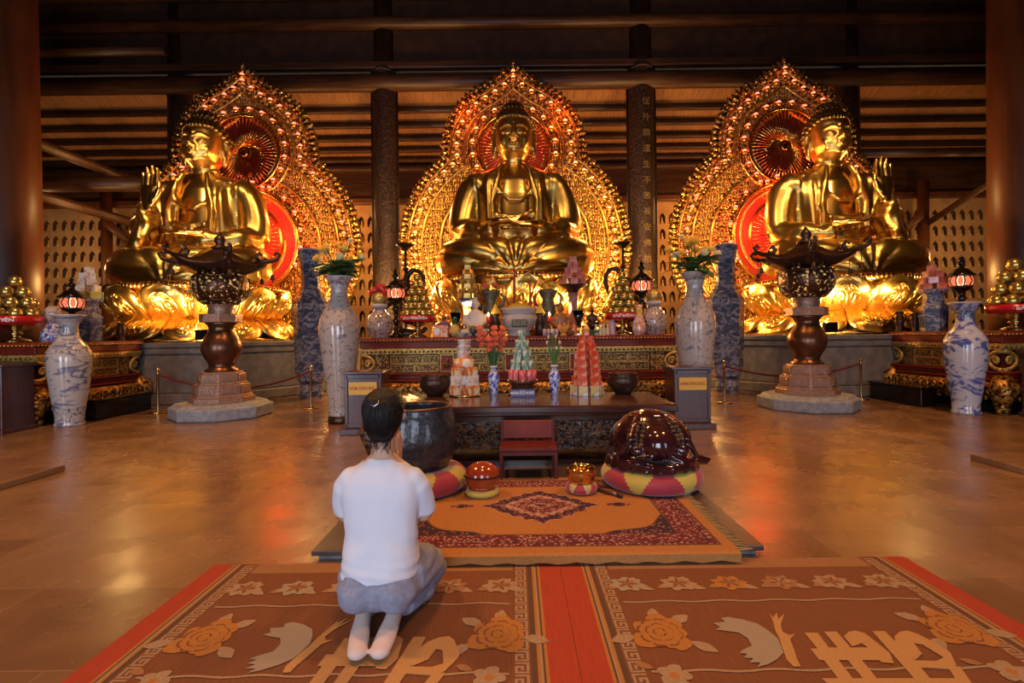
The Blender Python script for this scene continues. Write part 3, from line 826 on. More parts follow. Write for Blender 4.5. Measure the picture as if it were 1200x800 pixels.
def mini(b, x, z, y, s_, a=0.0):
    """one tiny carved seated figure in its arch"""
    c, q = math.cos(a), math.sin(a)
    def P(u, w): return (x+u*c-w*q, y, z+u*q+w*c)
    b.ell(P(0, .0), (.042*s_, .03*s_, .034*s_), 6, 4); b.ell(P(0, .045*s_), (.026*s_, .026*s_, .03*s_), 6, 4); b.ell(P(0, .085*s_), (.016*s_, .016*s_, .018*s_), 5, 4)
    b.tube([P(-.06*s_, -.03*s_), P(-.058*s_, .06*s_), P(0, .13*s_), P(.058*s_, .06*s_), P(.06*s_, -.03*s_)], .012*s_, 4)

def halo_meshes():
    me = {}
    b = MB(); o = outline(.10, 160)
    b.prism([(x, z) for x, z in o[:-1]], -.0, .22, M=Matrix(((1, 0, 0, 0), (0, 0, 1, 0), (0, 1, 0, 0), (0, 0, 0, 1))))
    me['back_panel'] = b.mesh('p')
    b = MB()                                           # licking flames round the edge
    o = outline(.14, 118)
    for i in range(1, len(o)-1):
        (x0, z0), (x1, z1), (x2, z2) = o[i-1], o[i], o[i+1]
        tx, tz = x2-x0, z2-z0; l = math.hypot(tx, tz) or 1
        nx, nz = tz/l, -tx/l
        up = .35
        dx, dz = nx, nz+up; q = math.hypot(dx, dz); dx, dz = dx/q, dz/q
        ln = .10+.04*(i % 2)
        p = [(x1-nx*.10, -.03, z1-nz*.10), (x1+nx*.02, -.06, z1+nz*.02), (x1+dx*ln*.6, -.05, z1+dz*ln*.6+.01), (x1+dx*ln*.8, -.03, z1+dz*ln+.03)]
        b.tube(p, [.07, .075, .05, .008], 6, flat=(1, .7))
        b.ell((x1-nx*.10, -.09, z1-nz*.10), (.045, .04, .045), 6, 5)
    b.tube(curve3(.26, 150, -.04), .035, 6)
    me['flame_border'] = b.mesh('f')
    b = MB()
    for d, r in ((.30, .02), (.64, .028), (1.12, .034)): b.tube(curve3(d, 150, -.05), r, 6)
    me['moulding'] = b.mesh('m')
    b = MB()
    for d, n, s_ in ((.74, 92, 1.05), (.86, 88, 1.05), (.98, 84, 1.05)):
        o = outline(d, n)
        for i in range(1, len(o)-1):
            (x0, z0), (x1, z1), (x2, z2) = o[i-1], o[i], o[i+1]
            mini(b, x1, z1, -.03, s_, 0)
    for d, n in ((.37, 100), (.47, 96), (.57, 92)):
        o = outline(d, n)
        for i, (x1, z1) in enumerate(o[1:-1]):
            b.ell((x1, -.02, z1), (.055, .05, .05), 6, 4)
            if i % 2: b.tube([(x1-.05, -.05, z1-.03), (x1, -.08, z1+.03), (x1+.06, -.05, z1+.01)], .016, 4)
    for rr, n, cz in ((1.28, 52, HZ), (1.42, 56, HZ), (1.56, 36, BZ+.2), (1.70, 38, BZ+.2)):
        for i in range(n):
            a = 2*PI*i/n
            x1, z1 = rr*math.cos(a), cz+rr*math.sin(a)
            if halfw(z1, 1.15) > abs(x1) or cz == HZ: mini(b, x1, z1, -.03, .9)
    me['relief_band'] = b.mesh('r')
    def annul(cz, r0, r1, y0, y1, n=64):
        b = MB(); Mx = Matrix(((1, 0, 0, 0), (0, 0, 1, 0), (0, 1, 0, cz), (0, 0, 0, 1)))
        b.lathe([(r0, y0), (r1, y0), (r1, y1), (r0, y1), (r0, y0)], n, M=Mx, flat=True); return b
    def disc(cz, r, y0, y1):
        b = MB(); Mx = Matrix(((1, 0, 0, 0), (0, 0, 1, 0), (0, 1, 0, cz), (0, 0, 0, 1)))
        b.lathe([(0, y0), (r, y0), (r, y1), (0, y1)], 64, M=Mx, flat=True); return b.mesh('d')
    me['head_disc'] = disc(HZ, .92, -.03, .0)
    me['body_disc'] = disc(BZ+.2, 1.36, -.03, .0)
    b = annul(HZ, .90, .96, -.12, 0); b.torus((0, 0, 0), .95, .035, 64, 8, M=Matrix.Translation((0, -.12, HZ)) @ Matrix.Rotation(PI/2, 4, 'X'))
    b.torus((0, 0, 0), 1.18, .035, 64, 8, M=Matrix.Translation((0, -.05, HZ)) @ Matrix.Rotation(PI/2, 4, 'X')); me['head_ring'] = b.mesh('hr')
    b = annul(BZ+.2, .92, .98, -.10, 0); b.torus((0, 0, 0), 1.36, .05, 64, 8, M=Matrix.Translation((0, -.07, BZ+.2)) @ Matrix.Rotation(PI/2, 4, 'X')); me['body_ring'] = b.mesh('br')
    b = MB()
    for k in range(56):
        a = 2*PI*k/56
        b.tube([(.16*math.cos(a), -.075, HZ+.16*math.sin(a)), (.93*math.cos(a), -.10, HZ+.93*math.sin(a))], [.006, .011], 5)
    b.ell((0, -.07, HZ), (.10, .03, .10), 16, 8); me['head_rays'] = b.mesh('hy')
    b = MB()
    for k in range(48):
        a = 2*PI*k/48
        b.tube([(.3*math.cos(a), -.06, BZ+.2+.3*math.sin(a)), (.95*math.cos(a), -.07, BZ+.2+.95*math.sin(a))], [.008, .012], 5)
    me['body_rays'] = b.mesh('by')
    b = MB()
    for i in range(240):                                # scrolls between the inner and outer body rings
        a = i*2.39996; rr = 1.02+.30*((i*.618) % 1)
        b.ell((rr*math.cos(a), -.035, BZ+.2+rr*math.sin(a)), (.05, .03, .05), 6, 4)
    me['body_scroll'] = b.mesh('bs')
    return me
HM = halo_meshes()
b = MB(); b.lathe([(0, -.05), (.045, -.03), (.062, .02), (.052, .03), (0, .028)], 10); b.ell((0, 0, .05), (.052, .052, .045), 10, 7, mi=1)
LAMPS = {k: b.mesh('halo_lamp') for k in ('led_red', 'led_orange')}
def halo(loc, label, led, body_mat, head_mat):
    t = thing('flaming_halo', label, 'halo', loc)
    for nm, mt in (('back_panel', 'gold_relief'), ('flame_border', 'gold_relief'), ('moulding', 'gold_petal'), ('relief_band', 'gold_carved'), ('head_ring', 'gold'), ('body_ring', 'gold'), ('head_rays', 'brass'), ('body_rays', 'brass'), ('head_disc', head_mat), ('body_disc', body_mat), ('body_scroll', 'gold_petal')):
        o = obj(nm, HM[nm].copy() if 'disc' in nm else HM[nm], M[mt], t)
        if nm == 'relief_band': o['label'] = 'bands of tiny carved figures'
        if nm == 'head_disc': o['label'] = 'dark red disc behind the head'
        if nm == 'body_disc': o['label'] = 'red backlit disc behind the body'
    spots = []
    o = outline(.47, 56)
    for i, (x, z) in enumerate(o[3:-3]): spots.append((x, z))
    spots.append((0, HZ+HR*1.215-.42))
    for k in range(20):
        a = 2*PI*(k+.5)/20; spots.append((1.08*math.cos(a), HZ+1.08*math.sin(a)))
    for k in range(20):
        a = 2*PI*(k+.5)/20
        if math.sin(a) > -.6: spots.append((1.47*math.cos(a), BZ+.2+1.47*math.sin(a)))
    for x, z in spots:
        obj('halo_lamp', LAMPS[led], [M['gold'], M[led]], t, (x, -.12, z))
    return t

PZ = 1.13
XS = 7.07
halo((0, 13.3, 0), 'tall golden flaming halo standing behind the middle statue', 'led_orange', 'backlit_dim', 'backlit_mid')
halo((-6.98, 13.3, 0), 'golden flaming halo with a red disc behind the left statue', 'led_red', 'backlit_red', 'backlit_dim')
halo((7.0, 13.3, 0), 'golden flaming halo with a red disc behind the right statue', 'led_red', 'backlit_red', 'backlit_dim')
lotus((0, 11.3, PZ), 'golden lotus throne carrying the middle statue behind the crowded altar', 1.28, .13)
lotus((-6.88, 11.3, PZ), 'golden lotus throne under the left statue, brightly lit', 1.17, .13)
lotus((6.95, 11.3, PZ), 'golden lotus throne under the right statue, brightly lit', 1.17, .13)
statue((0, 11.3, PZ+1.285), 'golden statue seated in the middle with both hands in its lap', None, 1.0)
statue((-6.82, 11.3, PZ+1.175), 'golden seated statue at left raising its palm beside the left halo', -1, 1.0)
statue((6.92, 11.3, PZ+1.175), 'golden seated statue at right raising one hand before the right halo', 1, 1.0)

# ------------------------------------------------------------------ altars
def altar(x0, x1, y0, y1, label, H=1.17, ends=(0, 1), lowbox=None):
    cx, cy, w, d = (x0+x1)/2, (y0+y1)/2, x1-x0, y1-y0
    t = thing('altar_table', label, 'altar', (cx, cy, 0))
    def lay(z0, z1, k=0.0, mi=0, b=None):
        b.box((0, 0, (z0+z1)/2), (w-2*k, d-2*k, z1-z0), mi)
    b = MB(); lay(H-.06, H, -.02, 0, b); lay(H-.17, H-.06, .015, 0, b)
    b.build('top_slab', M['red_lacquer'], t, bev=.012)
    # faces: local frame (u along the face, out of the face, z)
    F = []
    fr = lambda u, o, z: (u, -d/2-o, z)
    F.append((fr, w)); F.append((lambda u, o, z: (w/2+o, u, z), d)); F.append((lambda u, o, z: (-w/2-o, u, z), d))
    def fbox(b, f, u, z, uw, zh, o0, o1, mi=0):
        vs = [f(u+a*uw/2, o, z+c*zh/2) for o in (o0, o1) for a, c in ((-1, -1), (1, -1), (1, 1), (-1, 1))]
        b.add(vs, [(0, 1, 2, 3), (4, 5, 6, 7), (0, 1, 5, 4), (1, 2, 6, 5), (2, 3, 7, 6), (3, 0, 4, 7)], mi)
    b = MB()                                            # bead row and dentil band
    for f, L in F:
        n = int(L/.055)
        for i in range(n):
            b.ell(f(-L/2+(i+.5)*L/n, .015, H-.045), (.02, .02, .016), 6, 4)
        fbox(b, f, 0, H-.195, L-.04, .04, -.03, .0)
        n = int(L/.07)
        for i in range(n): fbox(b, f, -L/2+(i+.5)*L/n, H-.225, .04, .035, -.04, -.005)
        fbox(b, f, 0, H-.255, L-.08, .02, -.06, -.02)
    o = b.build('gilt_moulding', M['gilt_plain'], t); o['label'] = 'gilt beads and dentils under the red top'
    zt, zb = H-.265, H-.57
    b = MB(); b.box((0, 0, (zt+zb)/2), (w-.14, d-.14, zt-zb)); b.build('carcass', M['dark_red'], t)
    b = MB(); g = MB()
    for f, L in F:
        for s_ in (-1, 1):                               # corner brackets and square panels
            u = s_*(L/2-.14)
            fbox(b, f, s_*(L/2-.37), (zt+zb)/2, .22, zt-zb-.02, -.08, -.045, 1)
            ring_ = [f(u+s_*.10-s_*.20*math.sin(q*PI/12), -.04, (zt+zb)/2+.135*math.cos(q*PI/12)) for q in range(13)]
            b.tube(ring_, .032, 6, 0)
            b.tube([f(u+.06*math.cos(q*.7)*(1-q/14), -.04, (zt+zb)/2+.07*math.sin(q*.7)*(1-q/14)) for q in range(13)], .022, 6, 0)
        a0, a1 = -L/2+.50, L/2-.50
        if a1-a0 < .3: continue
        nu = max(1, round((a1-a0)/.95)); uw = (a1-a0)/nu
        for i in range(nu):
            uc = a0+(i+.5)*uw
            med = .26 if nu > 1 and i < nu-1 else 0
            z2 = zb+(zt-zb)*.50
            for z, k, off in ((zt-.015, 3, 0), (z2, 2, 0)):
                pw = (uw-med)/k
                for j in range(k):
                    u = uc-uw/2+(j+.5)*pw
                    hh = (zt-zb)/2-.02
                    zz = z-hh/2-.008
                    fbox(b, f, u, zz, pw-.05, hh-.05, -.072, -.058, 1)
                    for s_ in (-1, 1):
                        fbox(b, f, u, zz+s_*(hh/2-.008), pw-.01, .014, -.072, -.042, 0)
                        fbox(b, f, u+s_*(pw/2-.010), zz, .014, hh, -.072, -.042, 0)
            if med:
                u = uc+uw/2-med/2
                fbox(b, f, u, (zt+zb)/2, med-.03, zt-zb-.02, -.08, -.05, 0)
                fbox(b, f, u, (zt+zb)/2, med-.07, zt-zb-.06, -.06, -.045, 2)
                b.ell(f(u, -.04, (zt+zb)/2-.03), (.06, .03, .05), 10, 6, 1); b.ell(f(u, -.04, (zt+zb)/2+.04), (.03, .03, .035), 8, 6, 1)
    o = b.build('panel_frieze', [M['gilt_plain'], M['gilt'], M['red_lacquer']], t); o['label'] = 'gilt framed carved panels'
    b = MB(); lay(zb-.035, zb, .0, 0, b); lay(zb-.11, zb-.035, .04, 0, b); lay(zb-.14, zb-.11, -.02, 0, b)
    b.build('waist', M['red_lacquer'], t, bev=.01)
    b = MB()                                             # bulging carved apron with a scalloped lower edge
    za, zz = zb-.14, .13
    for f, L in F:
        secs = []
        n = 48
        for i in range(n+1):
            u = -L/2+L*i/n
            e = abs(2*u/L)
            low = zz+.07*abs(math.sin(i*PI*5/n))+(-.05 if e > .92 else 0)
            secs.append([f(u, -.03, za), f(u, .05, za-.04), f(u, .085, za-(za-low)*.35), f(u, .06, za-(za-low)*.7), f(u, .0, low), f(u, -.08, low), f(u, -.10, za)])
        b.loft(secs, sm=True)
        for i in range(int(L/.16)):                      # carved scrolls standing proud of the apron
            u0 = -L/2+.12+i*.16
            b.tube([f(u0+.065*math.cos(q*.62+i)*(1-q/15), .088, za-.13+.065*math.sin(q*.62+i)*(1-q/15)) for q in range(13)], .017, 5)
            b.tube([f(u0+.08+.05*math.cos(q*.62+i*2)*(1-q/12), .07, za-.25+.05*math.sin(q*.62+i*2)*(1-q/12)) for q in range(10)], .015, 5)
    b.build('carved_apron', M['gilt_dark'], t)
    for sx in (-1, 1):
        for sy in (-1, 1):
            b = MB(); s2 = Vector((sx, sy, 0)).normalized()
            def P(o, z): return Vector((sx*(w/2-.10), sy*(d/2-.10), 0))+s2*o+Vector((0, 0, z))
            b.tube([P(.02, za), P(.16, za-.10), P(.17, za-.2), P(.09, .16), P(.06, .09), P(.14, .04), P(.2, .07)], [.13, .15, .13, .10, .09, .08, .05], 10)
            for q in range(3): b.ell(P(.26, za-.06-q*.055), (.05, .05, .028), 8, 6)
            b.tube([P(.20+.05*math.cos(q*.6), .10+.05*math.sin(q*.6)) for q in range(9)], .025, 6)
            b.build('leg', M['gilt_dark'], t)
    b = MB(); b.box((0, 0, .42), (w-.35, d-.35, .5)); b.box((0, 0, .06), (w-.3, d-.3, .12)); b.build('inner_box', M['slot'], t)
    return t
AY0, AY1 = 8.3, 9.36
altar(-2.56, 2.66, AY0, AY1, 'wide red and gilt altar table in front of the middle statue')
altar(-9.6, -6.72, 7.15, 9.2, 'red and gilt altar table at far left behind the landscape vase')
altar(6.78, 9.6, 7.15, 9.3, 'red and gilt altar table at far right behind the blue vase')
# dark chests in front of the side altars
for x, y, w, lab in ((-7.05, 6.78, .9, 'dark wooden chest before the left side altar, cut by the picture edge'), (7.35, 6.78, .9, 'dark wooden chest before the right side altar, cut by the picture edge')):
    t = thing('wooden_chest', lab, 'chest', (x, y, 0))
    b = MB(); b.box((0, 0, .45), (w, .45, .82)); b.build('body', M['box_wood'], t, bev=.01)
    b = MB(); b.box((0, 0, .88), (w+.06, .5, .05)); b.build('top', M['box_wood'], t, bev=.01)
    b = MB(); b.box((0, 0, .03), (w+.05, .5, .06)); b.build('plinth', M['box_wood'], t, bev=.01)
    b = MB(); b.box((0, -.232, .45), (w-.2, .014, .6)); b.build('front_panel', M['dark_red'], t, bev=.006)
for x, y, lab in ((6.38, 8.5, 'black low box beside the right side altar'), (-6.36, 8.15, 'black low box behind the landscape vase')):
    t = thing('low_box', lab, 'box', (x, y, 0), R(90))
    b = MB(); b.box((0, 0, .15), (1.15, .26, .26)); b.build('body', M['black_metal'], t, bev=.01)
    b = MB(); b.box((0, 0, .295), (1.19, .30, .03)); b.build('lid', M['black_metal'], t, bev=.008)
    b = MB(); b.box((0, 0, .01), (1.1, .22, .02)); b.build('foot', M['slot'], t)

# low dark table before the altar
t = thing('low_table', 'long low dark wooden table with carved apron in front of the altar', 'table', (.03, 5.1, 0))
TW, TD, TZ = 2.82, 1.04, .56
b = MB(); b.box((0, 0, TZ-.035), (TW, TD, .07)); b.box((0, 0, TZ-.085), (TW-.05, TD-.05, .03)); b.build('table_top', M['mahog'], t, bev=.014)
b = MB(); b.box((0, 0, TZ-.125), (TW-.16, TD-.16, .05)); b.build('waist', M['mahog'], t, bev=.006)
b = MB()
random.seed(3)
for yy in (-TD/2+.06, TD/2-.06):
    b.box((0, yy, .29), (TW-.2, .03, .25))
    for i in range(150):
        x = -TW/2+.14+random.random()*(TW-.28); z = .19+.20*random.random(); a = random.random()*6.28
        b.tube([(x+.05*math.cos(q*.7+a)*(1-q/10), yy+(-.022 if yy < 0 else .022), z+.035*math.sin(q*.7+a)*(1-q/10)) for q in range(8)], .013, 5)
for xx in (-TW/2+.06, TW/2-.06):
    b.box((xx, 0, .29), (.03, TD-.2, .25))
o = b.build('carved_apron', M['carve_dark'], t); o['label'] = 'pierced carved apron'
for sx in (-1, 1):
    for sy in (-1, 1):
        b = MB(); b.tube([(sx*(TW/2-.09), sy*(TD/2-.09), .43), (sx*(TW/2-.045), sy*(TD/2-.045), .33), (sx*(TW/2-.08), sy*(TD/2-.08), .14), (sx*(TW/2-.09), sy*(TD/2-.09), .05), (sx*(TW/2-.03), sy*(TD/2-.03), .03)], [.085, .10, .065, .06, .055], 10)
        b.build('leg', M['carve_dark'], t)
b = MB(); b.box((0, 0, .02), (TW-.3, TD-.3, .04)); b.build('stretcher', M['mahog'], t)

# small red chair standing at the low table
t = thing('low_chair', 'low red wooden chair standing on the rug before the dark table', 'chair', (.085, 4.17, .068))
b = MB(); b.box((0, 0, .225), (.46, .32, .03)); b.build('seat', M['dark_red'], t, bev=.008)
b = MB(); b.box((0, .15, .335), (.42, .02, .15)); b.build('backrest', M['red_lacquer'], t, bev=.006)
for sx in (-1, 1):
    b = MB(); b.box((sx*.215, -.145, .105), (.026, .026, .21)); b.build('leg', M['dark_red'], t, bev=.004)
    b = MB(); b.box((sx*.215, .15, .205), (.026, .026, .41)); b.build('leg', M['dark_red'], t, bev=.004)
    b = MB(); b.box((sx*.215, 0, .07), (.016, .28, .02)); b.build('stretcher', M['dark_red'], t, bev=.003)
b = MB(); b.box((0, -.145, .195), (.42, .02, .03)); b.build('seat_rail', M['dark_red'], t, bev=.003)

# donation boxes
def dbox(x, y, label):
    t = thing('donation_box', label, 'donation box', (x, y, 0))
    b = MB(); b.box((0, 0, .41), (.46, .40, .66)); b.build('body', M['box_wood'], t, bev=.01)
    b = MB(); b.box((0, 0, .755), (.52, .46, .03)); b.build('top', M['box_wood'], t, bev=.006)
    b = MB(); b.box((0, 0, .771), (.16, .02, .004)); b.build('slot', M['slot'], t)
    b = MB(); b.box((0, 0, .04), (.56, .50, .08)); b.build('plinth', M['box_wood'], t, bev=.01)
    b = MB()
    for sx in (-1, 1): b.box((sx*.205, -.205, .41), (.04, .02, .66))
    for z in (.11, .71): b.box((0, -.205, z), (.42, .02, .05))
    b.build('front_frame', M['box_wood'], t, bev=.005)
    b = MB(); b.box((0, -.216, .565), (.345, .012, .155)); s_ = b.build('sign', M['sign_yellow'], t, bev=.003); s_['label'] = 'yellow sign with red words'
    text('lettering', 'HÒM CÔNG ĐỨC', .05, M['sign_red_ink'], s_, (0, -.2235, .568), ext=.001, width=.31, bold=.0012)
    return t
dbox(-1.88, 6.46, 'dark donation box with a yellow sign standing left of the low table')
dbox(2.18, 6.56, 'dark donation box with a yellow sign standing right of the low table')

# ------------------------------------------------------------------ porcelain
def vase(name, loc, prof, mat, label, bands=(), group=None, bandmat='porc_band', cat='vase', sq=None, rim='porc_rim', flat=False, n=40, foot=None, rot=0):
    t = thing(name, label, cat, loc)
    rm = prof[-1]
    b = MB(); b.lathe([(0, prof[0][1])]+prof+[(rm[0]*.86, rm[1]-.005), (rm[0]*.72, rm[1]-.10), (0, rm[1]-.12)], n, flat=flat, rot=rot)
    b.build('body', M[mat], t)
    if bands:
        for z0, z1, k in bands:
            b = MB()
            def rad(z):
                for (r0, a), (r1, c) in zip(prof, prof[1:]):
                    if a <= z <= c: return r0+(r1-r0)*(z-a)/max(1e-6, c-a)
                return prof[-1][0]
            m = 6
            b.lathe([(rad(z0+(z1-z0)*i/m)+.0025, z0+(z1-z0)*i/m) for i in range(m+1)], n, flat=flat, rot=rot)
            b.build('painted_band', M[bandmat], t)
    b = MB(); b.lathe([(rm[0]*.88, rm[1]), (rm[0]*1.0, rm[1]-.012), (rm[0]*1.02, rm[1]), (rm[0]*.98, rm[1]+.012), (rm[0]*.88, rm[1]+.004)], n, flat=flat, rot=rot); b.build('rim', M[rim], t)
    if foot:
        b = MB(); b.lathe([(0, -.001), (foot, 0), (foot*1.04, .04), (foot*.97, .10), (foot*.9, .115), (0, .115)], n); b.build('foot', M['bronze_dark'], t)
    return t
fp = [(.13, .02), (.145, .05), (.15, .12), (.165, .3), (.205, .65), (.245, .95), (.275, 1.22), (.28, 1.34), (.265, 1.45), (.215, 1.56), (.15, 1.66), (.118, 1.76), (.112, 1.84), (.125, 1.93), (.165, 2.0), (.195, 2.04)]
V1 = vase('flower_vase', (-2.47, 7.16, 0), [(r, z-.01) for r, z in fp], 'porc_dragon', 'tall pale dragon patterned vase holding yellow flowers, left of the altar', ((.05, .2, 0), (1.88, 1.96, 0)), foot=.165, bandmat='porc_grey')
V2 = vase('flower_vase', (2.50, 7.16, 0), [(r, z-.01) for r, z in fp], 'porc_dragon', 'tall pale dragon patterned vase holding yellow flowers, right of the altar', ((.05, .2, 0), (1.88, 1.96, 0)), foot=.165, bandmat='porc_grey')
tp = [(.24, 0), (.25, .06), (.23, .10), (.22, .28), (.27, .34), (.29, .46), (.31, .52), (.33, 1.05), (.345, 1.72), (.345, 1.86), (.30, 1.93), (.24, 2.02), (.185, 2.14), (.175, 2.3), (.185, 2.62), (.21, 2.78), (.235, 2.86), (.235, 2.94)]
for x, lab in ((-4.12, 'very tall dark blue faceted vase standing behind the left flower vase'), (4.22, 'very tall dark blue faceted vase standing behind the right flower vase')):
    vase('faceted_vase', (x, 10.3, 0), tp, 'porc_deep', lab, ((.12, .27, 0), (.34, .52, 0), (1.74, 1.86, 0), (2.64, 2.84, 0)), flat=True, n=8, rot=PI/8)
bp = [(.165, .0), (.17, .03), (.155, .06), (.16, .16), (.20, .42), (.235, .72), (.25, .92), (.245, 1.02), (.20, 1.12), (.135, 1.20), (.105, 1.28), (.10, 1.38), (.12, 1.46), (.165, 1.52), (.19, 1.545)]
vase('floor_vase', (-6.29, 7.2, 0), [(r*1.04, z) for r, z in bp], 'porc_land', 'white floor vase with grey landscape painting before the left side altar', ((.06, .26, 0), (1.02, 1.08, 0), (1.3, 1.36, 0)), bandmat='porc_grey')
vase('floor_vase', (6.40, 7.3, 0), [(r*1.02, z*1.02) for r, z in bp], 'porc_blue', 'white floor vase painted with bold blue waves before the right side altar', ((1.36, 1.5, 0),), rim='porc_rim')

def leaf(b, p, d, ln, w, mi=0, droop=.25):
    d = Vector(d).normalized(); side = d.cross(Vector((0, 0, 1)))
    side = side.normalized() if side.length > 1e-4 else Vector((1, 0, 0))
    n = 6; L_, R_ = [], []; C_ = []
    for i in range(n+1):
        q = i/n; c = Vector(p)+d*ln*q+Vector((0, 0, -droop*ln*q*q)); ww = w*math.sin(PI*min(1, .04+q*.96))**.8
        L_.append(c+side*ww+Vector((0, 0, .12*ww))); C_.append(c); R_.append(c-side*ww+Vector((0, 0, .12*ww)))
    th = Vector((0, 0, -.004))
    secs = [[L_[i], C_[i], R_[i], R_[i]+th, C_[i]+th, L_[i]+th] for i in range(n+1)]
    b.loft(secs, mi)
def blossom(b, c, d, r, mi=0, n=6, op=.6, rows=2):
    c = Vector(c); d = Vector(d).normalized(); u = d.orthogonal().normalized(); w = d.cross(u)
    for row in range(rows):
        for k in range(n):
            a = 2*PI*(k+.5*row)/n; o = u*math.cos(a)+w*math.sin(a); f = op*(1-.35*row)
            p1 = c+(o*f+d*.5)*r*.6; p2 = c+(o*f*1.25+d*(1.0+.15*row))*r
            b.tube([c, p1, p1*.4+p2*.6+o*r*.12, p2], [r*.12, r*.36, r*.30, r*.03], 6, mi, flat=(1, .45), up=tuple(d.cross(o)))
    b.ell(c+d*r*.35, r*.22, 6, 5, mi)
def bouquet(loc, label, seed, mirror=1):
    random.seed(seed)
    t = thing('flower_bouquet', label, 'flowers', loc)
    st, lf, fy, fc = MB(), MB(), MB(), MB()
    for k in range(34):
        a = 2*PI*k/34+random.uniform(-.2, .2); q = random.uniform(.1, .34)
        leaf(lf, (.07*math.cos(a), .07*math.sin(a), .03+random.random()*.18), (math.cos(a), math.sin(a), random.uniform(-.15, .7)), q+.08, random.uniform(.07, .12))
    heads = []
    for k in range(10):
        a = 2*PI*k/10+random.uniform(-.25, .25); rr = random.uniform(.06, .34); z = .42-.55*rr+random.uniform(-.04, .12)
        p = Vector((rr*math.cos(a), rr*math.sin(a), z)); heads.append((p, Vector((math.cos(a)*rr*2.4, math.sin(a)*rr*2.4-.25, .8))))
        st.tube(bez((p.x*.12, p.y*.12, -.10), (p.x*.4, p.y*.4, z*.7), p), .007, 5)
    for k in range(3):
        p = Vector((mirror*(.05+.06*k), -.03, .40+.05*k)); heads.append((p, Vector((mirror*.1*k, -.1, 1)))); st.tube([(0, 0, -.1), p], .007, 5)
    st.build('stems', M['stem'], t); lf.build('leaves', M['leaf'], t)
    for i, (p, d) in enumerate(heads):
        b = MB(); blossom(b, (0, 0, 0), d, random.uniform(.075, .10)*(.75 if i > 9 else 1), 0, 6, .55 if i % 3 else .3)
        b.build('blossom', M['petal_yellow' if i % 4 else 'petal_cream'], t, tuple(p))
    return t
bouquet((-2.47, 7.16, 2.0), 'yellow and cream lotus flowers with green leaves in the left tall vase', 5, 1)
bouquet((2.50, 7.16, 2.0), 'yellow and cream lotus flowers with green leaves in the right tall vase', 11, -1)

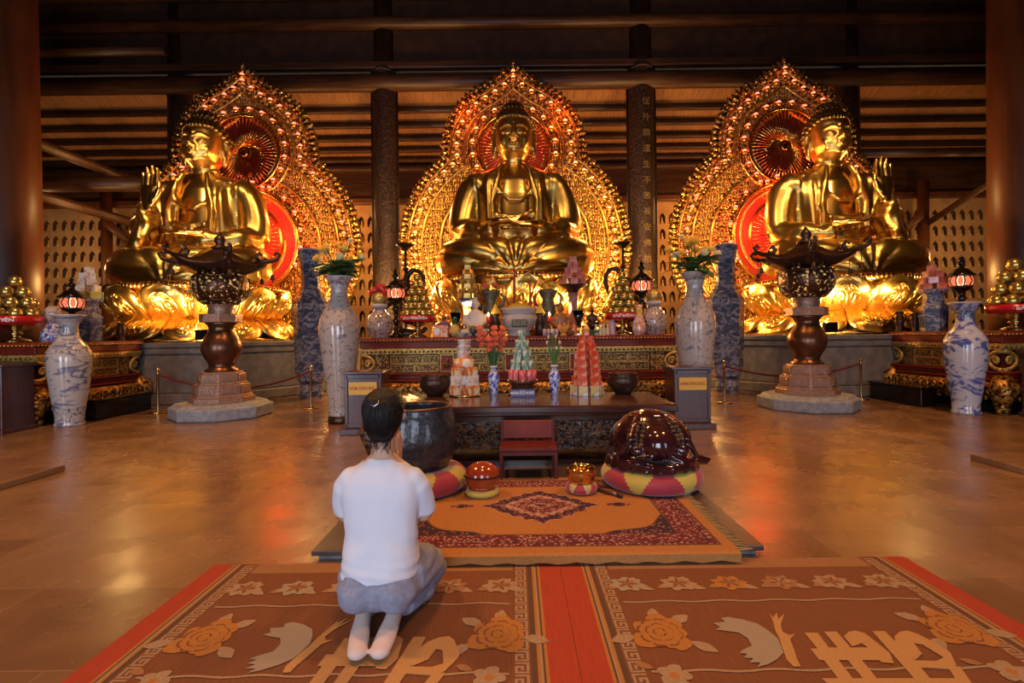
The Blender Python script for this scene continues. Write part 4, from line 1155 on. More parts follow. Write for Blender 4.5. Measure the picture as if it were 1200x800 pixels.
# ------------------------------------------------------------------ bronze temple lanterns
def lantern(loc, label):
    t = thing('bronze_lantern', label, 'lantern', loc)
    rt = PI/8
    b = MB(); b.lathe([(0, 0), (.70, 0), (.72, .02), (.72, .17), (.66, .20), (.63, .23), (0, .23)], 8, rot=rt, flat=True)
    o = b.build('stone_plinth', M['stone_grey'], t, bev=.012); o['label'] = 'grey octagonal stone plinth'
    b = MB()
    for z0, z1, r in ((.23, .31, .46), (.31, .345, .42), (.345, .50, .40), (.50, .53, .36), (.53, .66, .34), (.66, .685, .30)):
        b.lathe([(0, z0), (r, z0), (r*.985, z1), (0, z1)], 8, rot=rt, flat=True)
    o = b.build('stepped_base', M['bronze_pale'], t, bev=.006)
    for k in range(8):
        a = 2*PI*k/8
        for px_, pw_, pz_, ph_ in ((.375, .22, .42, .10), (.318, .18, .595, .085)):
            b = MB(); b.box((px_, 0, pz_), (.012, pw_, ph_)); b.build('base_panel', M['bronze_pale'], t, rz=a, bev=.004)
    b = MB(); b.lathe([(0, .685), (.235, .685), (.24, .71), (.19, .74), (.175, .78), (.20, .84), (.255, .93), (.285, 1.02), (.28, 1.11), (.235, 1.21), (.185, 1.29), (.17, 1.35), (.19, 1.40), (.24, 1.44), (0, 1.44)], 40); b.build('baluster', M['bronze'], t)
    b = MB(); b.lathe([(0, 1.44), (.30, 1.44), (.30, 1.57), (0, 1.57)], 8, rot=rt, flat=True); b.lathe([(0, 1.57), (.19, 1.57), (.18, 1.60), (.185, 1.70), (.20, 1.72), (0, 1.72)], 32)
    b.build('collar', M['bronze_pale'], t, bev=.006)
    # pierced fire chamber: a wall with many small openings over a lit core
    b = MB(); n, m = 64, 15
    prof = [(.21, 1.72), (.29, 1.77), (.355, 1.85), (.392, 1.95), (.398, 2.04), (.38, 2.12), (.33, 2.18)]
    b.lathe(prof+[(.25, 2.2), (0, 2.2)], 48); b.lathe([(0, 1.72), (.2, 1.72)], 48)
    b.build('fire_chamber', M['chamber'], t)
    b = MB()
    for k in range(8):
        a = 2*PI*(k+.5)/8
        b.tube([((r+.004)*math.cos(a), (r+.004)*math.sin(a), z) for r, z in prof], .014, 6)
    b.torus((0, 0, 1.78), .305, .014, 40, 6); b.torus((0, 0, 2.14), .368, .018, 40, 6)
    b.build('chamber_rib', M['bronze'], t)
    # six cornered roof with upturned tips
    b = MB(); secs = []
    N = 6
    def roofring(s_, z, lift):
        out = []
        for k in range(N*8):
            a = 2*PI*k/(N*8)+R(8); ph = ((k/8) % 1); e = abs(ph-.5)*2           # 1 at the corners
            r = s_*(math.cos(PI/N)/math.cos((ph-.5)*2*PI/N))*(1+.10*e**6)
            out.append((r*math.cos(a), r*math.sin(a), z+lift*e**4))
        return out
    b.loft([roofring(.30, 2.17, 0), roofring(.40, 2.21, 0), roofring(.56, 2.25, .05), roofring(.66, 2.285, .09), roofring(.655, 2.315, .09), roofring(.50, 2.335, .03), roofring(.30, 2.43, 0), roofring(.16, 2.52, 0), roofring(.10, 2.58, 0)])
    b.build('roof', M['bronze_dark'], t)
    b = MB(); b.lathe([(0, 2.57), (.12, 2.57), (.13, 2.60), (.07, 2.63), (.06, 2.65), (.085, 2.69), (.08, 2.74), (.045, 2.78), (.02, 2.82), (0, 2.84)], 20); b.build('finial', M['bronze_dark'], t)
    for k in range(N):
        a = 2*PI*k/N+R(8); c, s_ = math.cos(a), math.sin(a)
        def P(r, z): return (r*c, r*s_, z)
        b = MB(); b.tube([P(.50, 2.36), P(.62, 2.385), P(.74, 2.395), P(.84, 2.43), P(.875, 2.49), P(.83, 2.53), P(.79, 2.50), P(.815, 2.475)], [.03, .035, .034, .03, .028, .025, .02, .012], 8)
        b.tube([P(.56, 2.40), P(.52, 2.47), P(.57, 2.52), P(.61, 2.48)], [.03, .035, .03, .015], 6)
        cr = b.build('roof_scroll', M['bronze_dark'], t)
        b = MB(); b.tube([P(.76, 2.385), P(.76, 2.20)], .005, 5); b.lathe([(0, .09), (.012, .09), (.028, .07), (.034, .02), (.045, 0), (.0, .004)], 12, M=Matrix.Translation(P(.76, 2.10)))
        b.tube([P(.76, 2.11), P(.76, 2.06)], [.006, .012], 6)
        b.build('wind_bell', M['bronze_dark'], cr)
    return t
def chamber_mat():
    m = mk('pierced_bronze', (.12, .055, .03), rough=.3, metal=.75)
    nt = m.node_tree; N = nt.nodes; L = nt.links; b = N['Principled BSDF']
    tc = N.new('ShaderNodeTexCoord'); v = N.new('ShaderNodeTexNoise'); v.inputs['Scale'].default_value = 19; v.inputs['Detail'].default_value = 3
    L.new(tc.outputs['Object'], v.inputs['Vector'])
    r = N.new('ShaderNodeValToRGB'); r.color_ramp.elements[0].position = .57; r.color_ramp.elements[0].color = (0, 0, 0, 1); r.color_ramp.elements[1].position = .66
    L.new(v.outputs['Fac'], r.inputs[0])
    mx = N.new('ShaderNodeMath'); mx.operation = 'MULTIPLY'; mx.inputs[1].default_value = .75
    L.new(r.outputs[0], mx.inputs[0]); L.new(mx.outputs[0], b.inputs['Emission Strength']); b.inputs['Emission Color'].default_value = (1, .55, .18, 1)
    bp = N.new('ShaderNodeBump'); bp.inputs['Strength'].default_value = .7; bp.inputs['Distance'].default_value = .02; bp.invert = True
    L.new(v.outputs['Fac'], bp.inputs['Height']); L.new(bp.outputs[0], b.inputs['Normal'])
    return m
M['chamber'] = chamber_mat()
lantern((-4.56, 7.92, 0), 'tall bronze lantern on grey stone plinth, before the left statue')
lantern((4.55, 8.02, 0), 'tall bronze lantern on grey stone plinth, before the right statue')

# rope barrier
def post(x, y, label):
    t = thing('barrier_post', label, 'barrier post', (x, y, 0))
    b = MB(); b.lathe([(0, 0), (.13, 0), (.135, .012), (.10, .022), (.03, .03), (0, .03)], 24); b.build('base', M['brass_dull'], t)
    b = MB(); b.lathe([(.02, .03), (.02, .62), (.026, .63), (.026, .66), (.016, .67), (0, .67)], 16); b.build('pole', M['brass_dull'], t)
    b = MB(); b.lathe([(0, .66), (.014, .665), (.030, .69), (.030, .705), (.014, .725), (0, .73)], 16); b.build('knob', M['brass_dull'], t)
post(-5.82, 8.3, 'brass barrier post left of the left bronze lantern')
post(-3.46, 8.6, 'brass barrier post between left bronze lantern and left flower vase')
post(3.52, 8.68, 'brass barrier post between right flower vase and right bronze lantern')
post(5.98, 8.9, 'brass barrier post right of the right bronze lantern')
for (x0, y0, x1, y1, sag, lab) in ((-5.82, 8.3, -3.46, 8.6, .26, 'red rope hung between the two left brass posts'), (3.52, 8.68, 5.98, 8.9, .20, 'red rope hung between the two right brass posts')):
    b = MB(); b.tube([(x0+(x1-x0)*q/20, y0+(y1-y0)*q/20, .63-sag*4*(q/20)*(1-q/20)) for q in range(21)], .016, 8)
    single('barrier_rope', b, M['rope'], lab, 'rope')

# ------------------------------------------------------------------ woven mats
def mat_piece(name, x0, red_left, label):
    """One mat, 1.8 m wide. Local u runs from its left edge, v from its far edge towards the camera."""
    W_, LN = 1.815, 2.1
    MATS = ['mat_brown', 'mat_tan', 'mat_red', 'mat_orange', 'mat_cream', 'mat_pale', 'mat_grey', 'mat_dark']
    b = MB(); Z = .006
    b.box((W_/2, -LN/2, Z/2), (W_, LN, Z), 0)
    lev = [Z+.0003]
    def P(pts, mi, up=1):
        lev[0] += .000004
        b.poly([(u, -v, lev[0]+.0004*up) for u, v in pts], mi)
    def rect(u0, u1, v0, v1, mi, up=0): P([(u0, v0), (u1, v0), (u1, v1), (u0, v1)], mi, up)
    def strip(u0, u1, mi, up=0): rect(u0, u1, 0, LN, mi, up)
    rect(0, W_, 0, .105, 1)
    # side borders: red band with fine orange and pale lines, then a Greek key
    for s_ in (0, 1):
        q = (lambda u: u) if s_ == 0 else (lambda u: W_-u)
        wide = .105 if (s_ == 0) == red_left else .107
        strip(q(0), q(wide), 2, .3)
        strip(q(wide), q(wide+.012), 3, .3); strip(q(wide+.012), q(wide+.020), 7, .3); strip(q(wide+.020), q(wide+.028), 5, .3); strip(q(wide+.028), q(wide+.040), 3, .3); strip(q(wide+.040), q(wide+.062), 7, .3)
        strip(q(wide+.062), q(wide+.135), 0, .35)
        u0 = wide+.070
        v = .02
        while v < LN-.08:
            for a0, a1, c0, c1 in ((0, .052, 0, .009), (0, .010, 0, .050), (.020, .052, .020, .030), (.042, .052, .020, .060), (.020, .030, .020, .044), (0, .052, .052, .061)):
                rect(q(u0+a0), q(u0+a1), v+c0, v+c1, 5, .6)
            v += .068
    # thin woven lines across
    for v in (.425, .895, 1.5):
        for i in range(30):
            ua, ub = .25+(W_-.5)*i/30, .25+(W_-.5)*(i+1)/30
            va, vb = v+.006*math.sin(i*1.1), v+.006*math.sin((i+1)*1.1)
            P([(ua, va-.006), (ub, vb-.006), (ub, vb+.006), (ua, va+.006)], 5, .8)
    def blob(u, v, r, mi, n=18, amp=.25, k=5, ph=0, sx=1.0, sy=1.0, up=1):
        P([(u+sx*r*(1+amp*math.sin(k*2*PI*j/n+ph))*math.cos(2*PI*j/n), v+sy*r*(1+amp*math.sin(k*2*PI*j/n+ph))*math.sin(2*PI*j/n)) for j in range(n)], mi, up)
    def leafp(u, v, a, ln, w, mi, up=1):
        c, s_ = math.cos(a), math.sin(a)
        pts = [(0, 0), (.3, .8), (.6, 1), (.85, .5), (1, 0), (.85, -.5), (.6, -1), (.3, -.8)]
        P([(u+c*x*ln-s_*y*w, v+s_*x*ln+c*y*w) for x, y in pts], mi, up)
    # row of small flowers
    for i in range(6):
        u = .30+i*(W_-.60)/5; mi = (5, 6, 5, 3, 1, 5)[(i+(0 if red_left else 1)) % 6]
        leafp(u-.02, .265, 2.7, .10, .022, 1); leafp(u+.02, .27, .5, .11, .022, 5); leafp(u, .26, -.9, .08, .02, 5)
        blob(u, .265, .062, mi, 30, .18, 7, i, 1.25, 1, 1.2); blob(u+.01, .26, .03, 1 if mi != 1 else 5, 20, .3, 5, i, 1.3, 1, 1.5)
        for j in range(5): leafp(u, .262, j*1.26+i, .055, .007, 0, 1.7)
    def rose(u, v, s_):
        leafp(u-s_*.06, v-.06, 3.7 if s_ > 0 else -.6, .11, .03, 5); leafp(u, v-.08, -1.4, .10, .026, 5); leafp(u+s_*.1, v+.02, .3 if s_ > 0 else 2.8, .11, .03, 5); leafp(u-s_*.1, v+.06, 2.4 if s_ > 0 else .7, .11, .028, 5)
        for j in range(9):
            a = j*2*PI/9+.2*math.sin(j*2.7); q_ = .9+.18*math.sin(j*1.9); blob(u+.075*q_*math.cos(a), v+.088*q_*math.sin(a), .044*q_, 3, 14, .08, 4, j, 1, 1.1, 1.1)
        blob(u, v, .075, 3, 20, .05, 5, 0, 1, 1.1, 1.3)
        for rr, n in ((.082, 8), (.052, 5), (.024, 3)):
            for j in range(n):
                a0 = j*2*PI/n+rr*9
                pts = [(u+rr*(1+.10*math.sin(q*PI/5))*math.cos(a0+q*.115*9/n), v+1.1*rr*(1+.10*math.sin(q*PI/5))*math.sin(a0+q*.115*9/n)) for q in range(6)]
                pts2 = [(u+(x-u)*.92+.003, v+(y-v)*.91) for x, y in reversed(pts)]
                P(pts+pts2, 0 if rr > .03 else 7, 1.9)
    def small(u, v):
        for j in range(5):
            a = j*2*PI/5; blob(u+.035*math.cos(a), v+.04*math.sin(a), .026, 5, 10, .1, 3, j)
        blob(u, v, .018, 3, 10, 0, 1, 0, 1, 1, 1.6); leafp(u+.05, v+.05, .8, .07, .018, 1); leafp(u-.06, v-.04, 3.6, .07, .018, 1)
    for u, s_ in ((.345, -1), (W_-.30, 1)):
        rose(u, .66, s_); small(u-s_*.0-.02, .92); small(u+.03, 1.08)
        rose(u, 1.75, s_); small(u, 1.40)
    # flying bird with a spread wing
    def F(pts, px, py, k, mi, up):                     # measured on the right-hand mat
        q = [fl(px+x/k, py+y/k) for x, y in pts]
        P([(p.x-.212, 2.70-p.y) for p in q], mi, up)
    F([(603, 240), (612, 252), (620, 240), (624, 255), (638, 243), (630, 268), (634, 285), (650, 293), (664, 290), (652, 303), (662, 330), (668, 350), (677, 367), (660, 368), (644, 352), (634, 325), (626, 300), (618, 285), (612, 262)], 600, 600, 2, 4, 1)
    F([(622, 300), (600, 282), (575, 266), (540, 256), (505, 250), (490, 253), (500, 262), (470, 264), (488, 274), (478, 280), (505, 284), (530, 287), (552, 300), (562, 318), (540, 328), (533, 336), (552, 337), (543, 346), (566, 348), (556, 358), (582, 358), (575, 369), (600, 362), (622, 350), (636, 335), (630, 318)], 600, 600, 2, 6, 1)
    # the large double character with looped heads
    def G(pts, mi=4, up=1.2):
        F(pts, 900, 680, 4, mi, up)
    G([(170, 255), (232, 255), (300, 345), (420, 500), (520, 640), (455, 640), (350, 500), (262, 385), (240, 385), (198, 330), (232, 330)])
    G([(262, 250), (322, 250), (470, 420), (640, 640), (575, 640), (420, 440)])
    G([(232, 325), (520, 325), (560, 385), (262, 385)])
    G([(355, 272), (378, 250), (412, 245), (455, 258), (570, 350), (590, 400), (530, 395), (500, 348), (440, 305), (395, 320)])
    G([(488, 248), (548, 248), (700, 400), (900, 640), (830, 640), (640, 420)])
    G([(592, 272), (618, 250), (652, 245), (705, 262), (835, 330), (855, 350), (885, 410), (838, 425), (700, 418), (662, 385), (790, 388), (822, 372), (725, 312), (685, 305), (722, 355), (690, 385), (602, 322)])
    G([(838, 412), (900, 415), (1060, 640), (990, 640)])
    G([(250, 470), (900, 470), (915, 505), (290, 505)])
    G([(420, 560), (980, 560), (1000, 600), (450, 600)])
    return tag(b.build(name, [M[m] for m in MATS], None, (x0, 2.70, 0), recalc=False), label, 'mat')
mat_piece('woven_mat', -1.605, True, 'left brown woven mat with flowers and a bird, under the kneeling woman')
mat_piece('woven_mat', .212, False, 'right brown woven mat with flowers, a bird and a large character, red right edge')

# ------------------------------------------------------------------ low slab and the floral rug on it
t = thing('low_platform', 'low dark slab on the floor under the floral rug', 'platform', (.10, 3.55, 0))
b = MB(); b.box((0, 0, .045), (2.42, 1.64, .03)); b.build('top_board', M['slab_dark'], t, bev=.006)
b = MB(); b.box((0, 0, .0155), (2.36, 1.58, .031)); b.build('edge', M['slab_edge'], t, bev=.004)
b = MB(); RX, RY, RZ_ = 2.00, 1.40, .0605
RM = ['rug_tan', 'rug_fine', 'rug_dark', 'rug_pink', 'mat_dark']
N = 40                                                 # sheet that hangs a little over the slab's front edge
def sag(y):
    e = -(y+RY/2)
    return 0 if y > -RY/2+.05 else -.0
secs = []
for i in range(N+1):
    x = -RX/2+RX*i/N; w_ = .0012*math.sin(i*1.7)
    secs.append([(x, RY/2, .0), (x, -RY/2+.02, .0), (x, -RY/2, -.001), (x, -RY/2-.012, -.006), (x, -RY/2-.018, -.022+w_*3), (x, -RY/2-.020, -.040+w_*5), (x, -RY/2-.026, -.040+w_*5), (x, -RY/2-.022, -.002), (x, -RY/2, .005), (x, RY/2, .005)])
b.loft(secs, 0, sm=False)
zl = [.0052]
def RP(pts, mi):
    zl[0] += .00004; b.poly([(x, y, zl[0]) for x, y in pts], mi)
def RR(x0, x1, y0, y1, mi): RP([(x0, y0), (x1, y0), (x1, y1), (x0, y1)], mi)
bx, by = RX/2-.06, RY/2-.075
RR(-bx, bx, -by, by, 4); RR(-bx+.012, bx-.012, -by+.012, by-.012, 1); RR(-bx+.05, bx-.05, -by+.05, by-.05, 2); RR(-bx+.06, bx-.06, -by+.06, by-.06, 1)
RR(-bx+.185, bx-.185, -by+.165, by-.165, 4); RR(-bx+.192, bx-.192, -by+.172, by-.172, 2)
fx, fy = bx-.195, by-.175
fld = []
NN = 96
for k in range(NN):                                     # field with scalloped corner spandrels
    a = 2*PI*k/NN; c, s_ = math.cos(a), math.sin(a)
    r = 1/max(1e-6, (abs(c/fx)**2.0+abs(s_/(fy))**2.0)**(1/2.0))*(1.02+.035*math.cos(12*a))
    x, y = r*c*1.07, r*s_*1.07
    fld.append((max(-fx, min(fx, x)), max(-fy, min(fy, y))))
RP([(x*1.015, y*1.02) for x, y in fld], 4); RP(fld, 0)
def med(sx, sy, mi, amp=.07, n=64, lob=16, p=1.15):
    pts = []
    for k in range(n):
        a = 2*PI*k/n; c, s_ = math.cos(a), math.sin(a)
        r = 1/((abs(c)/sx)**p+(abs(s_)/sy)**p)**(1/p)*(1+amp*math.cos(lob*a))
        pts.append((r*c, r*s_+.04))
    RP(pts, mi)
med(.37, .315, 3); med(.358, .30, 2, .06); med(.27, .225, 4, .05); med(.262, .218, 3, .05); med(.20, .16, 1, .06); med(.10, .06, 4, 0); med(.09, .052, 3, .1); med(.05, .03, 2)
for s_ in (-1, 1):
    for q, r in ((.47, .028), (.52, .042), (.57, .024)):
        RP([(s_*q+r*1.2*math.cos(a*PI/6), .04+r*.9*math.sin(a*PI/6)) for a in range(12)], 2 if r > .03 else 1)
t = thing('floral_rug', 'tan and maroon floral rug with a diamond medallion on the low slab', 'rug', (.147, 3.36, .0602))
b.build('pile', [M[m] for m in RM], t, recalc=False)
random.seed(8)
for s_ in (-1, 1):
    b = MB()
    for i in range(52):
        y = -RY/2+RY*(i+.5)/52; ln = random.uniform(.05, .085)
        b.tube([(s_*(RX/2-.005), y, .003), (s_*(RX/2+ln*.5), y+random.uniform(-.008, .008), .003), (s_*(RX/2+ln), y+random.uniform(-.015, .015), .002)], [.006, .005, .003], 4)
    o = b.build('fringe', M['fringe'], t); o['label'] = 'loose tan fringe'

# ------------------------------------------------------------------ instruments on the rug
ZR = .067
def cushion(x, y, r, h, label, n=8, reds=(0, 2, 4, 6), z=ZR, red='cush_red', yel='cush_yellow', rot=0.0, hole=.45):
    t = thing('round_cushion', label, 'cushion', (x, y, z), rot)
    prof = []
    for i in range(31):
        a = -PI/2+PI*i/30; prof.append((r-h*.5+h*.5*math.cos(a)+.0, h*.5+h*.5*math.sin(a)))
    prof = [(0, 0)]+prof+[(r*hole, h*.93), (0, h*.88)]
    for k in range(n):                                 # alternating triangular panels meet on the rim
        pass
    b = MB(); secs = []
    m = n*24
    rows = []
    for p in prof: rows.append([(p[0]*math.cos(2*PI*j/m), p[0]*math.sin(2*PI*j/m), p[1]) for j in range(m)])
    vs = [q for rr in rows for q in rr]; fs, mi = [], []
    L = len(rows)
    for i in range(L-1):
        for j in range(m):
            kx = (j+1) % m
            fs.append((i*m+j, i*m+kx, (i+1)*m+kx, (i+1)*m+j))
            v = i/(L-2); ph = ((j+.5)/24*2) % 2; tri = 1-abs(ph-1)       # 0..1..0 zigzag
            mi.append(1 if tri > 1.02-.62*min(1, max(0, (i-2)/24)) else 0)
    o = len(b.v); b.v += vs
    for f, q in zip(fs, mi): b.f.append(list(f)); b.m.append(q); b.s.append(True)
    c = b.build('cover', [M[red], M[yel]], t, recalc=True)
    return t
GX, GY = -.735, 3.80
cushion(GX, GY, .355, .17, 'red and yellow cushion under the big black bowl gong', 6, rot=.25)
t = thing('bowl_gong', 'big black hammered bowl gong on a cushion beside the kneeling woman', 'gong', (GX, GY, ZR+.135))
b = MB(); b.lathe([(0, 0), (.14, .0), (.20, .03), (.25, .09), (.283, .18), (.29, .26), (.278, .35), (.258, .42), (.245, .462), (.244, .478), (.228, .480), (.224, .46), (.238, .40), (.25, .30), (.24, .2), (.18, .08), (0, .05)], 56)
b.build('bowl', M['iron'], t)
b = MB(); b.torus((0, 0, .476), .236, .011, 56, 8); b.build('rim', M['bronze'], t)
FX, FY = 1.005, 3.86
cushion(FX, FY, .375, .15, 'red and yellow cushion under the big dark carved wooden drum', 6, rot=-.53)
t = thing('wooden_fish_drum', 'big dark lacquered wooden fish drum on a cushion at the right of the rug', 'wooden fish', (FX, FY, ZR+.115))
b = MB()
b.ell((0, .03, .25), (.33, .31, .225), 28, 18); b.ell((0, -.20, .25), (.155, .155, .15), 22, 14)
b.ell((-.0, .05, .36), (.24, .24, .14), 22, 12)
for s_ in (-1, 1):
    b.tube([(s_*.10, -.05, .47), (s_*.17, -.17, .40), (s_*.215, -.235, .30), (s_*.27, -.22, .20), (s_*.33, -.14, .13)], [.022, .026, .026, .024, .02], 8)
    b.tube([(s_*.06, -.30, .18), (s_*.15, -.30, .13), (s_*.24, -.26, .12), (s_*.30, -.18, .10)], [.03, .035, .03, .03], 8)
    b.ell((s_*.17, -.25, .21), (.055, .05, .05), 12, 8)
b.tube([(-.20, -.28, .115), (-.08, -.34, .10), (.06, -.345, .085), (.20, -.29, .085)], .036, 8)
b.lathe([(0, .03), (.33, .03), (.37, .06), (.35, .12), (.2, .15), (0, .15)], 36)
for k in range(22):
    a = 2*PI*k/22; r = .36
    b.tube([(r*.85*math.cos(a), r*.85*math.sin(a), .10), (r*.97*math.cos(a+.05), r*.97*math.sin(a+.05), .065), (r*1.03*math.cos(a+.1), r*1.03*math.sin(a+.1), .045)], [.04, .032, .012], 6)
b.tube([(.34, -.10, .10), (.41, -.10, .085), (.45, -.09, .10)], [.05, .035, .01], 8)
obj('body', fuse(b, .011, 3), M['fish_wood'], t)
t.scale = (.93, .93, .88)
for s_ in (-1, 1):
    b = MB()
    for i in range(6):
        for j in range(3):
            a = -1.57+s_*(.42+.16*j); el = .75-.14*i
            p = Vector((.335*math.cos(a)*math.cos(el), .03+.315*math.sin(a)*math.cos(el), .25+.24*math.sin(el)))
            b.ell(p, (.026, .022, .02), 8, 5)
    o = b.build('scale_patch', M['carve_dark'], t); o['label'] = 'carved patch of scales'
b = MB(); b.tube([(-.19, -.302, .165), (-.08, -.352, .145), (.02, -.36, .135)], .012, 6, flat=(1, .6)); b.build('mouth_slot', M['slot'], t)
b = MB(); b.box((0, 0, 0), (.045, .002, .013)); o = b.build('label', M['label_white'], t, (.02, -.118, .468)); o.rotation_euler = (R(-55), 0, 0); o['label'] = 'small white paper label'
# small red wooden fish
t = cushion(-.255, 3.65, .118, .045, 'little pale yellow cushion under the small red wooden fish', 6, red='cush_yellow', yel='cush_yellow')
t = thing('small_wooden_fish', 'small glossy red round wooden fish with a slot, on the rug', 'wooden fish', (-.255, 3.65, ZR+.026))
b = MB(); b.ell((0, 0, .105), (.128, .12, .102), 32, 20); b.lathe([(0, 0), (.09, 0), (.1, .02), (.085, .04), (0, .04)], 24)
obj('body', fuse(b, .007, 3), M['red_wood'], t)
b = MB(); b.tube([(.128*math.sin(R(a)), -.12*math.cos(R(a))*1.0-.001, .112) for a in range(-84, 85, 12)], .0065, 6); b.build('mouth_slot', M['slot'], t)
# brass bowl on its cushion
t = cushion(.455, 3.68, .115, .075, 'small red and gold brocade cushion under the brass bowl', 6, red='cush_red', yel='cush_gold', rot=.3)
t = thing('brass_bowl', 'polished brass singing bowl on a small brocade cushion', 'bowl', (.455, 3.68, ZR+.05))
b = MB(); b.lathe([(0, 0), (.06, 0), (.085, .015), (.098, .05), (.101, .095), (.097, .116), (.102, .12), (.100, .130), (.092, .130), (.090, .11), (.094, .09), (.09, .05), (.05, .02), (0, .018)], 40); b.build('body', M['brass'], t)
b = MB(); b.torus((0, 0, .122), .1, .004, 40, 6); b.build('rim', M['brass'], t)
# striker lying on the rug
t = thing('gong_striker', 'short dark wooden striker lying on the rug beside the brass bowl', 'striker', (.63, 3.62, ZR+.012), R(-50))
b = MB(); b.tube([(-.11, 0, 0), (.09, 0, .002)], [.009, .011], 10); b.build('handle', M['mahog'], t)
b = MB(); b.ell((.11, 0, .004), (.03, .016, .016), 12, 8); b.build('head', M['bronze_dark'], t)

# ------------------------------------------------------------------ kneeling woman
PX, PY, PZ_ = -.565, 2.07, .0075
t = thing('person', 'woman kneeling on the left mat, seen from behind, white top and grey-blue trousers', 'person', (PX, PY, PZ_))
HC = Vector((-.012, .115, .862))
b = MB()
# head
b.loft([ring(a, d, z, y, 20, 2.1) for a, d, z, y in ((.044, .046, .70, .075), (.046, .05, .735, .082), (.048, .055, .77, .09), (.058, .075, .785, .115), (.066, .088, .815, .12), (.070, .094, .85, .12), (.072, .096, .885, .118), (.066, .088, .92, .115), (.048, .064, .948, .11), (.015, .02, .96, .11))])
b.ell((0, .205, .785), (.026, .022, .02), 8, 6)
b.tube([(0, .212, .872), (0, .224, .85), (0, .234, .832), (0, .220, .822)], [.009, .010, .014, .008], 8)
b.tube([(-.022, .205, .804), (0, .216, .806), (.022, .205, .804)], [.004, .008, .004], 6)
for s_ in (-1, 1):
    b.ell((s_*.03, .198, .868), (.018, .012, .009), 8, 6); b.ell((s_*.034, .19, .835), (.026, .02, .022), 8, 6)
    b.tube([(s_*.072, .10, .872), (s_*.082, .095, .882), (s_*.084, .09, .862), (s_*.078, .098, .838), (s_*.072, .105, .835)], [.007, .009, .010, .009, .006], 8)
# torso under the clothes, shoulders
b.loft([ring(a, d, z, y, 20, 2.3) for a, d, z, y in ((.13, .10, .16, .02), (.14, .105, .25, .02), (.118, .088, .36, .04), (.13, .09, .48, .05), (.15, .085, .57, .06), (.14, .07, .625, .065), (.09, .06, .665, .068), (.05, .05, .70, .075), (.045, .048, .74, .085))])
for s_ in (-1, 1):
    b.ell((s_*.118, .062, .598), (.045, .045, .045), 12, 8)
    b.tube([(s_*.118, .06, .60), (s_*.152, .075, .52), (s_*.163, .11, .425)], [.044, .040, .036], 12)
    b.tube([(s_*.163, .11, .425), (s_*.11, .22, .49), (s_*.04, .31, .565)], [.038, .033, .022], 12)
    # palms pressed together before the chest
    b.loft([[(s_*.012+s_*.011*math.cos(q*PI/5), .318+.003*k+wd*math.sin(q*PI/5), .575+.03*k) for q in range(10)] for k, wd in ((0, .022), (1, .03), (2, .036), (3, .036))])
    for i, (dy, ln) in enumerate(((-.027, .062), (-.009, .074), (.009, .070), (.027, .056))):
        b.tube([(s_*.012, .327+dy, .655), (s_*.0115, .333+dy*1.08, .655+ln*.5), (s_*.010, .338+dy*1.1, .655+ln), (s_*.009, .340+dy*1.1, .655+ln*1.28)], [.0095, .0088, .008, .006], 8)
    b.tube([(s_*.014, .295, .60), (s_*.016, .282, .632), (s_*.012, .282, .662)], [.011, .0105, .007], 8)
# legs folded under, feet with soles turned up
LEGS = {-1: dict(hip=(-.075, .02, .215), knee=(-.125, .40, .085), ank=(-.066, .035, .075), foot=[(-.066, .03, .085), (-.056, -.06, .066), (-.043, -.135, .046), (-.034, -.195, .032)]),
        1: dict(hip=(.075, .02, .215), knee=(.150, .38, .085), ank=(.062, .04, .075), foot=[(.062, .035, .085), (.060, -.055, .066), (.054, -.13, .046), (.048, -.19, .032)])}
for s_, L in LEGS.items():
    b.tube(bez(L['hip'], ((L['hip'][0]+L['knee'][0])/2, .22, .20), L['knee'], 6), [.085, .085, .08, .074, .068, .06, .052], 14)
    b.tube([L['knee'], ((L['knee'][0]+L['ank'][0])/2, .20, .065), L['ank']], [.05, .05, .034], 12)
    f = [Vector(p) for p in L['foot']]
    b.ell(f[0]+Vector((0, .0, -.004)), (.033, .036, .034), 14, 10)
    b.loft([[(c.x+w*math.cos(q*PI/7), c.y, c.z+h*math.sin(q*PI/7)) for q in range(14)] for c, w, h in ((f[0], .030, .034), (f[0]*.55+f[1]*.45, .031, .034), (f[1], .033, .030), (f[1]*.5+f[2]*.5, .038, .027), (f[2], .040, .026), (f[2]*.4+f[3]*.6, .039, .024), (f[3], .036, .022))])
    b.ell(f[3]+Vector((0, .012, .0)), (.039, .040, .024), 16, 10)
body = fuse(b, .0055, 4)
o = obj('body', body, [M['skin'], M['sole']], t)
for p in body.polygons:
    if p.center.y < .075 and p.center.z < .135: p.material_index = 1

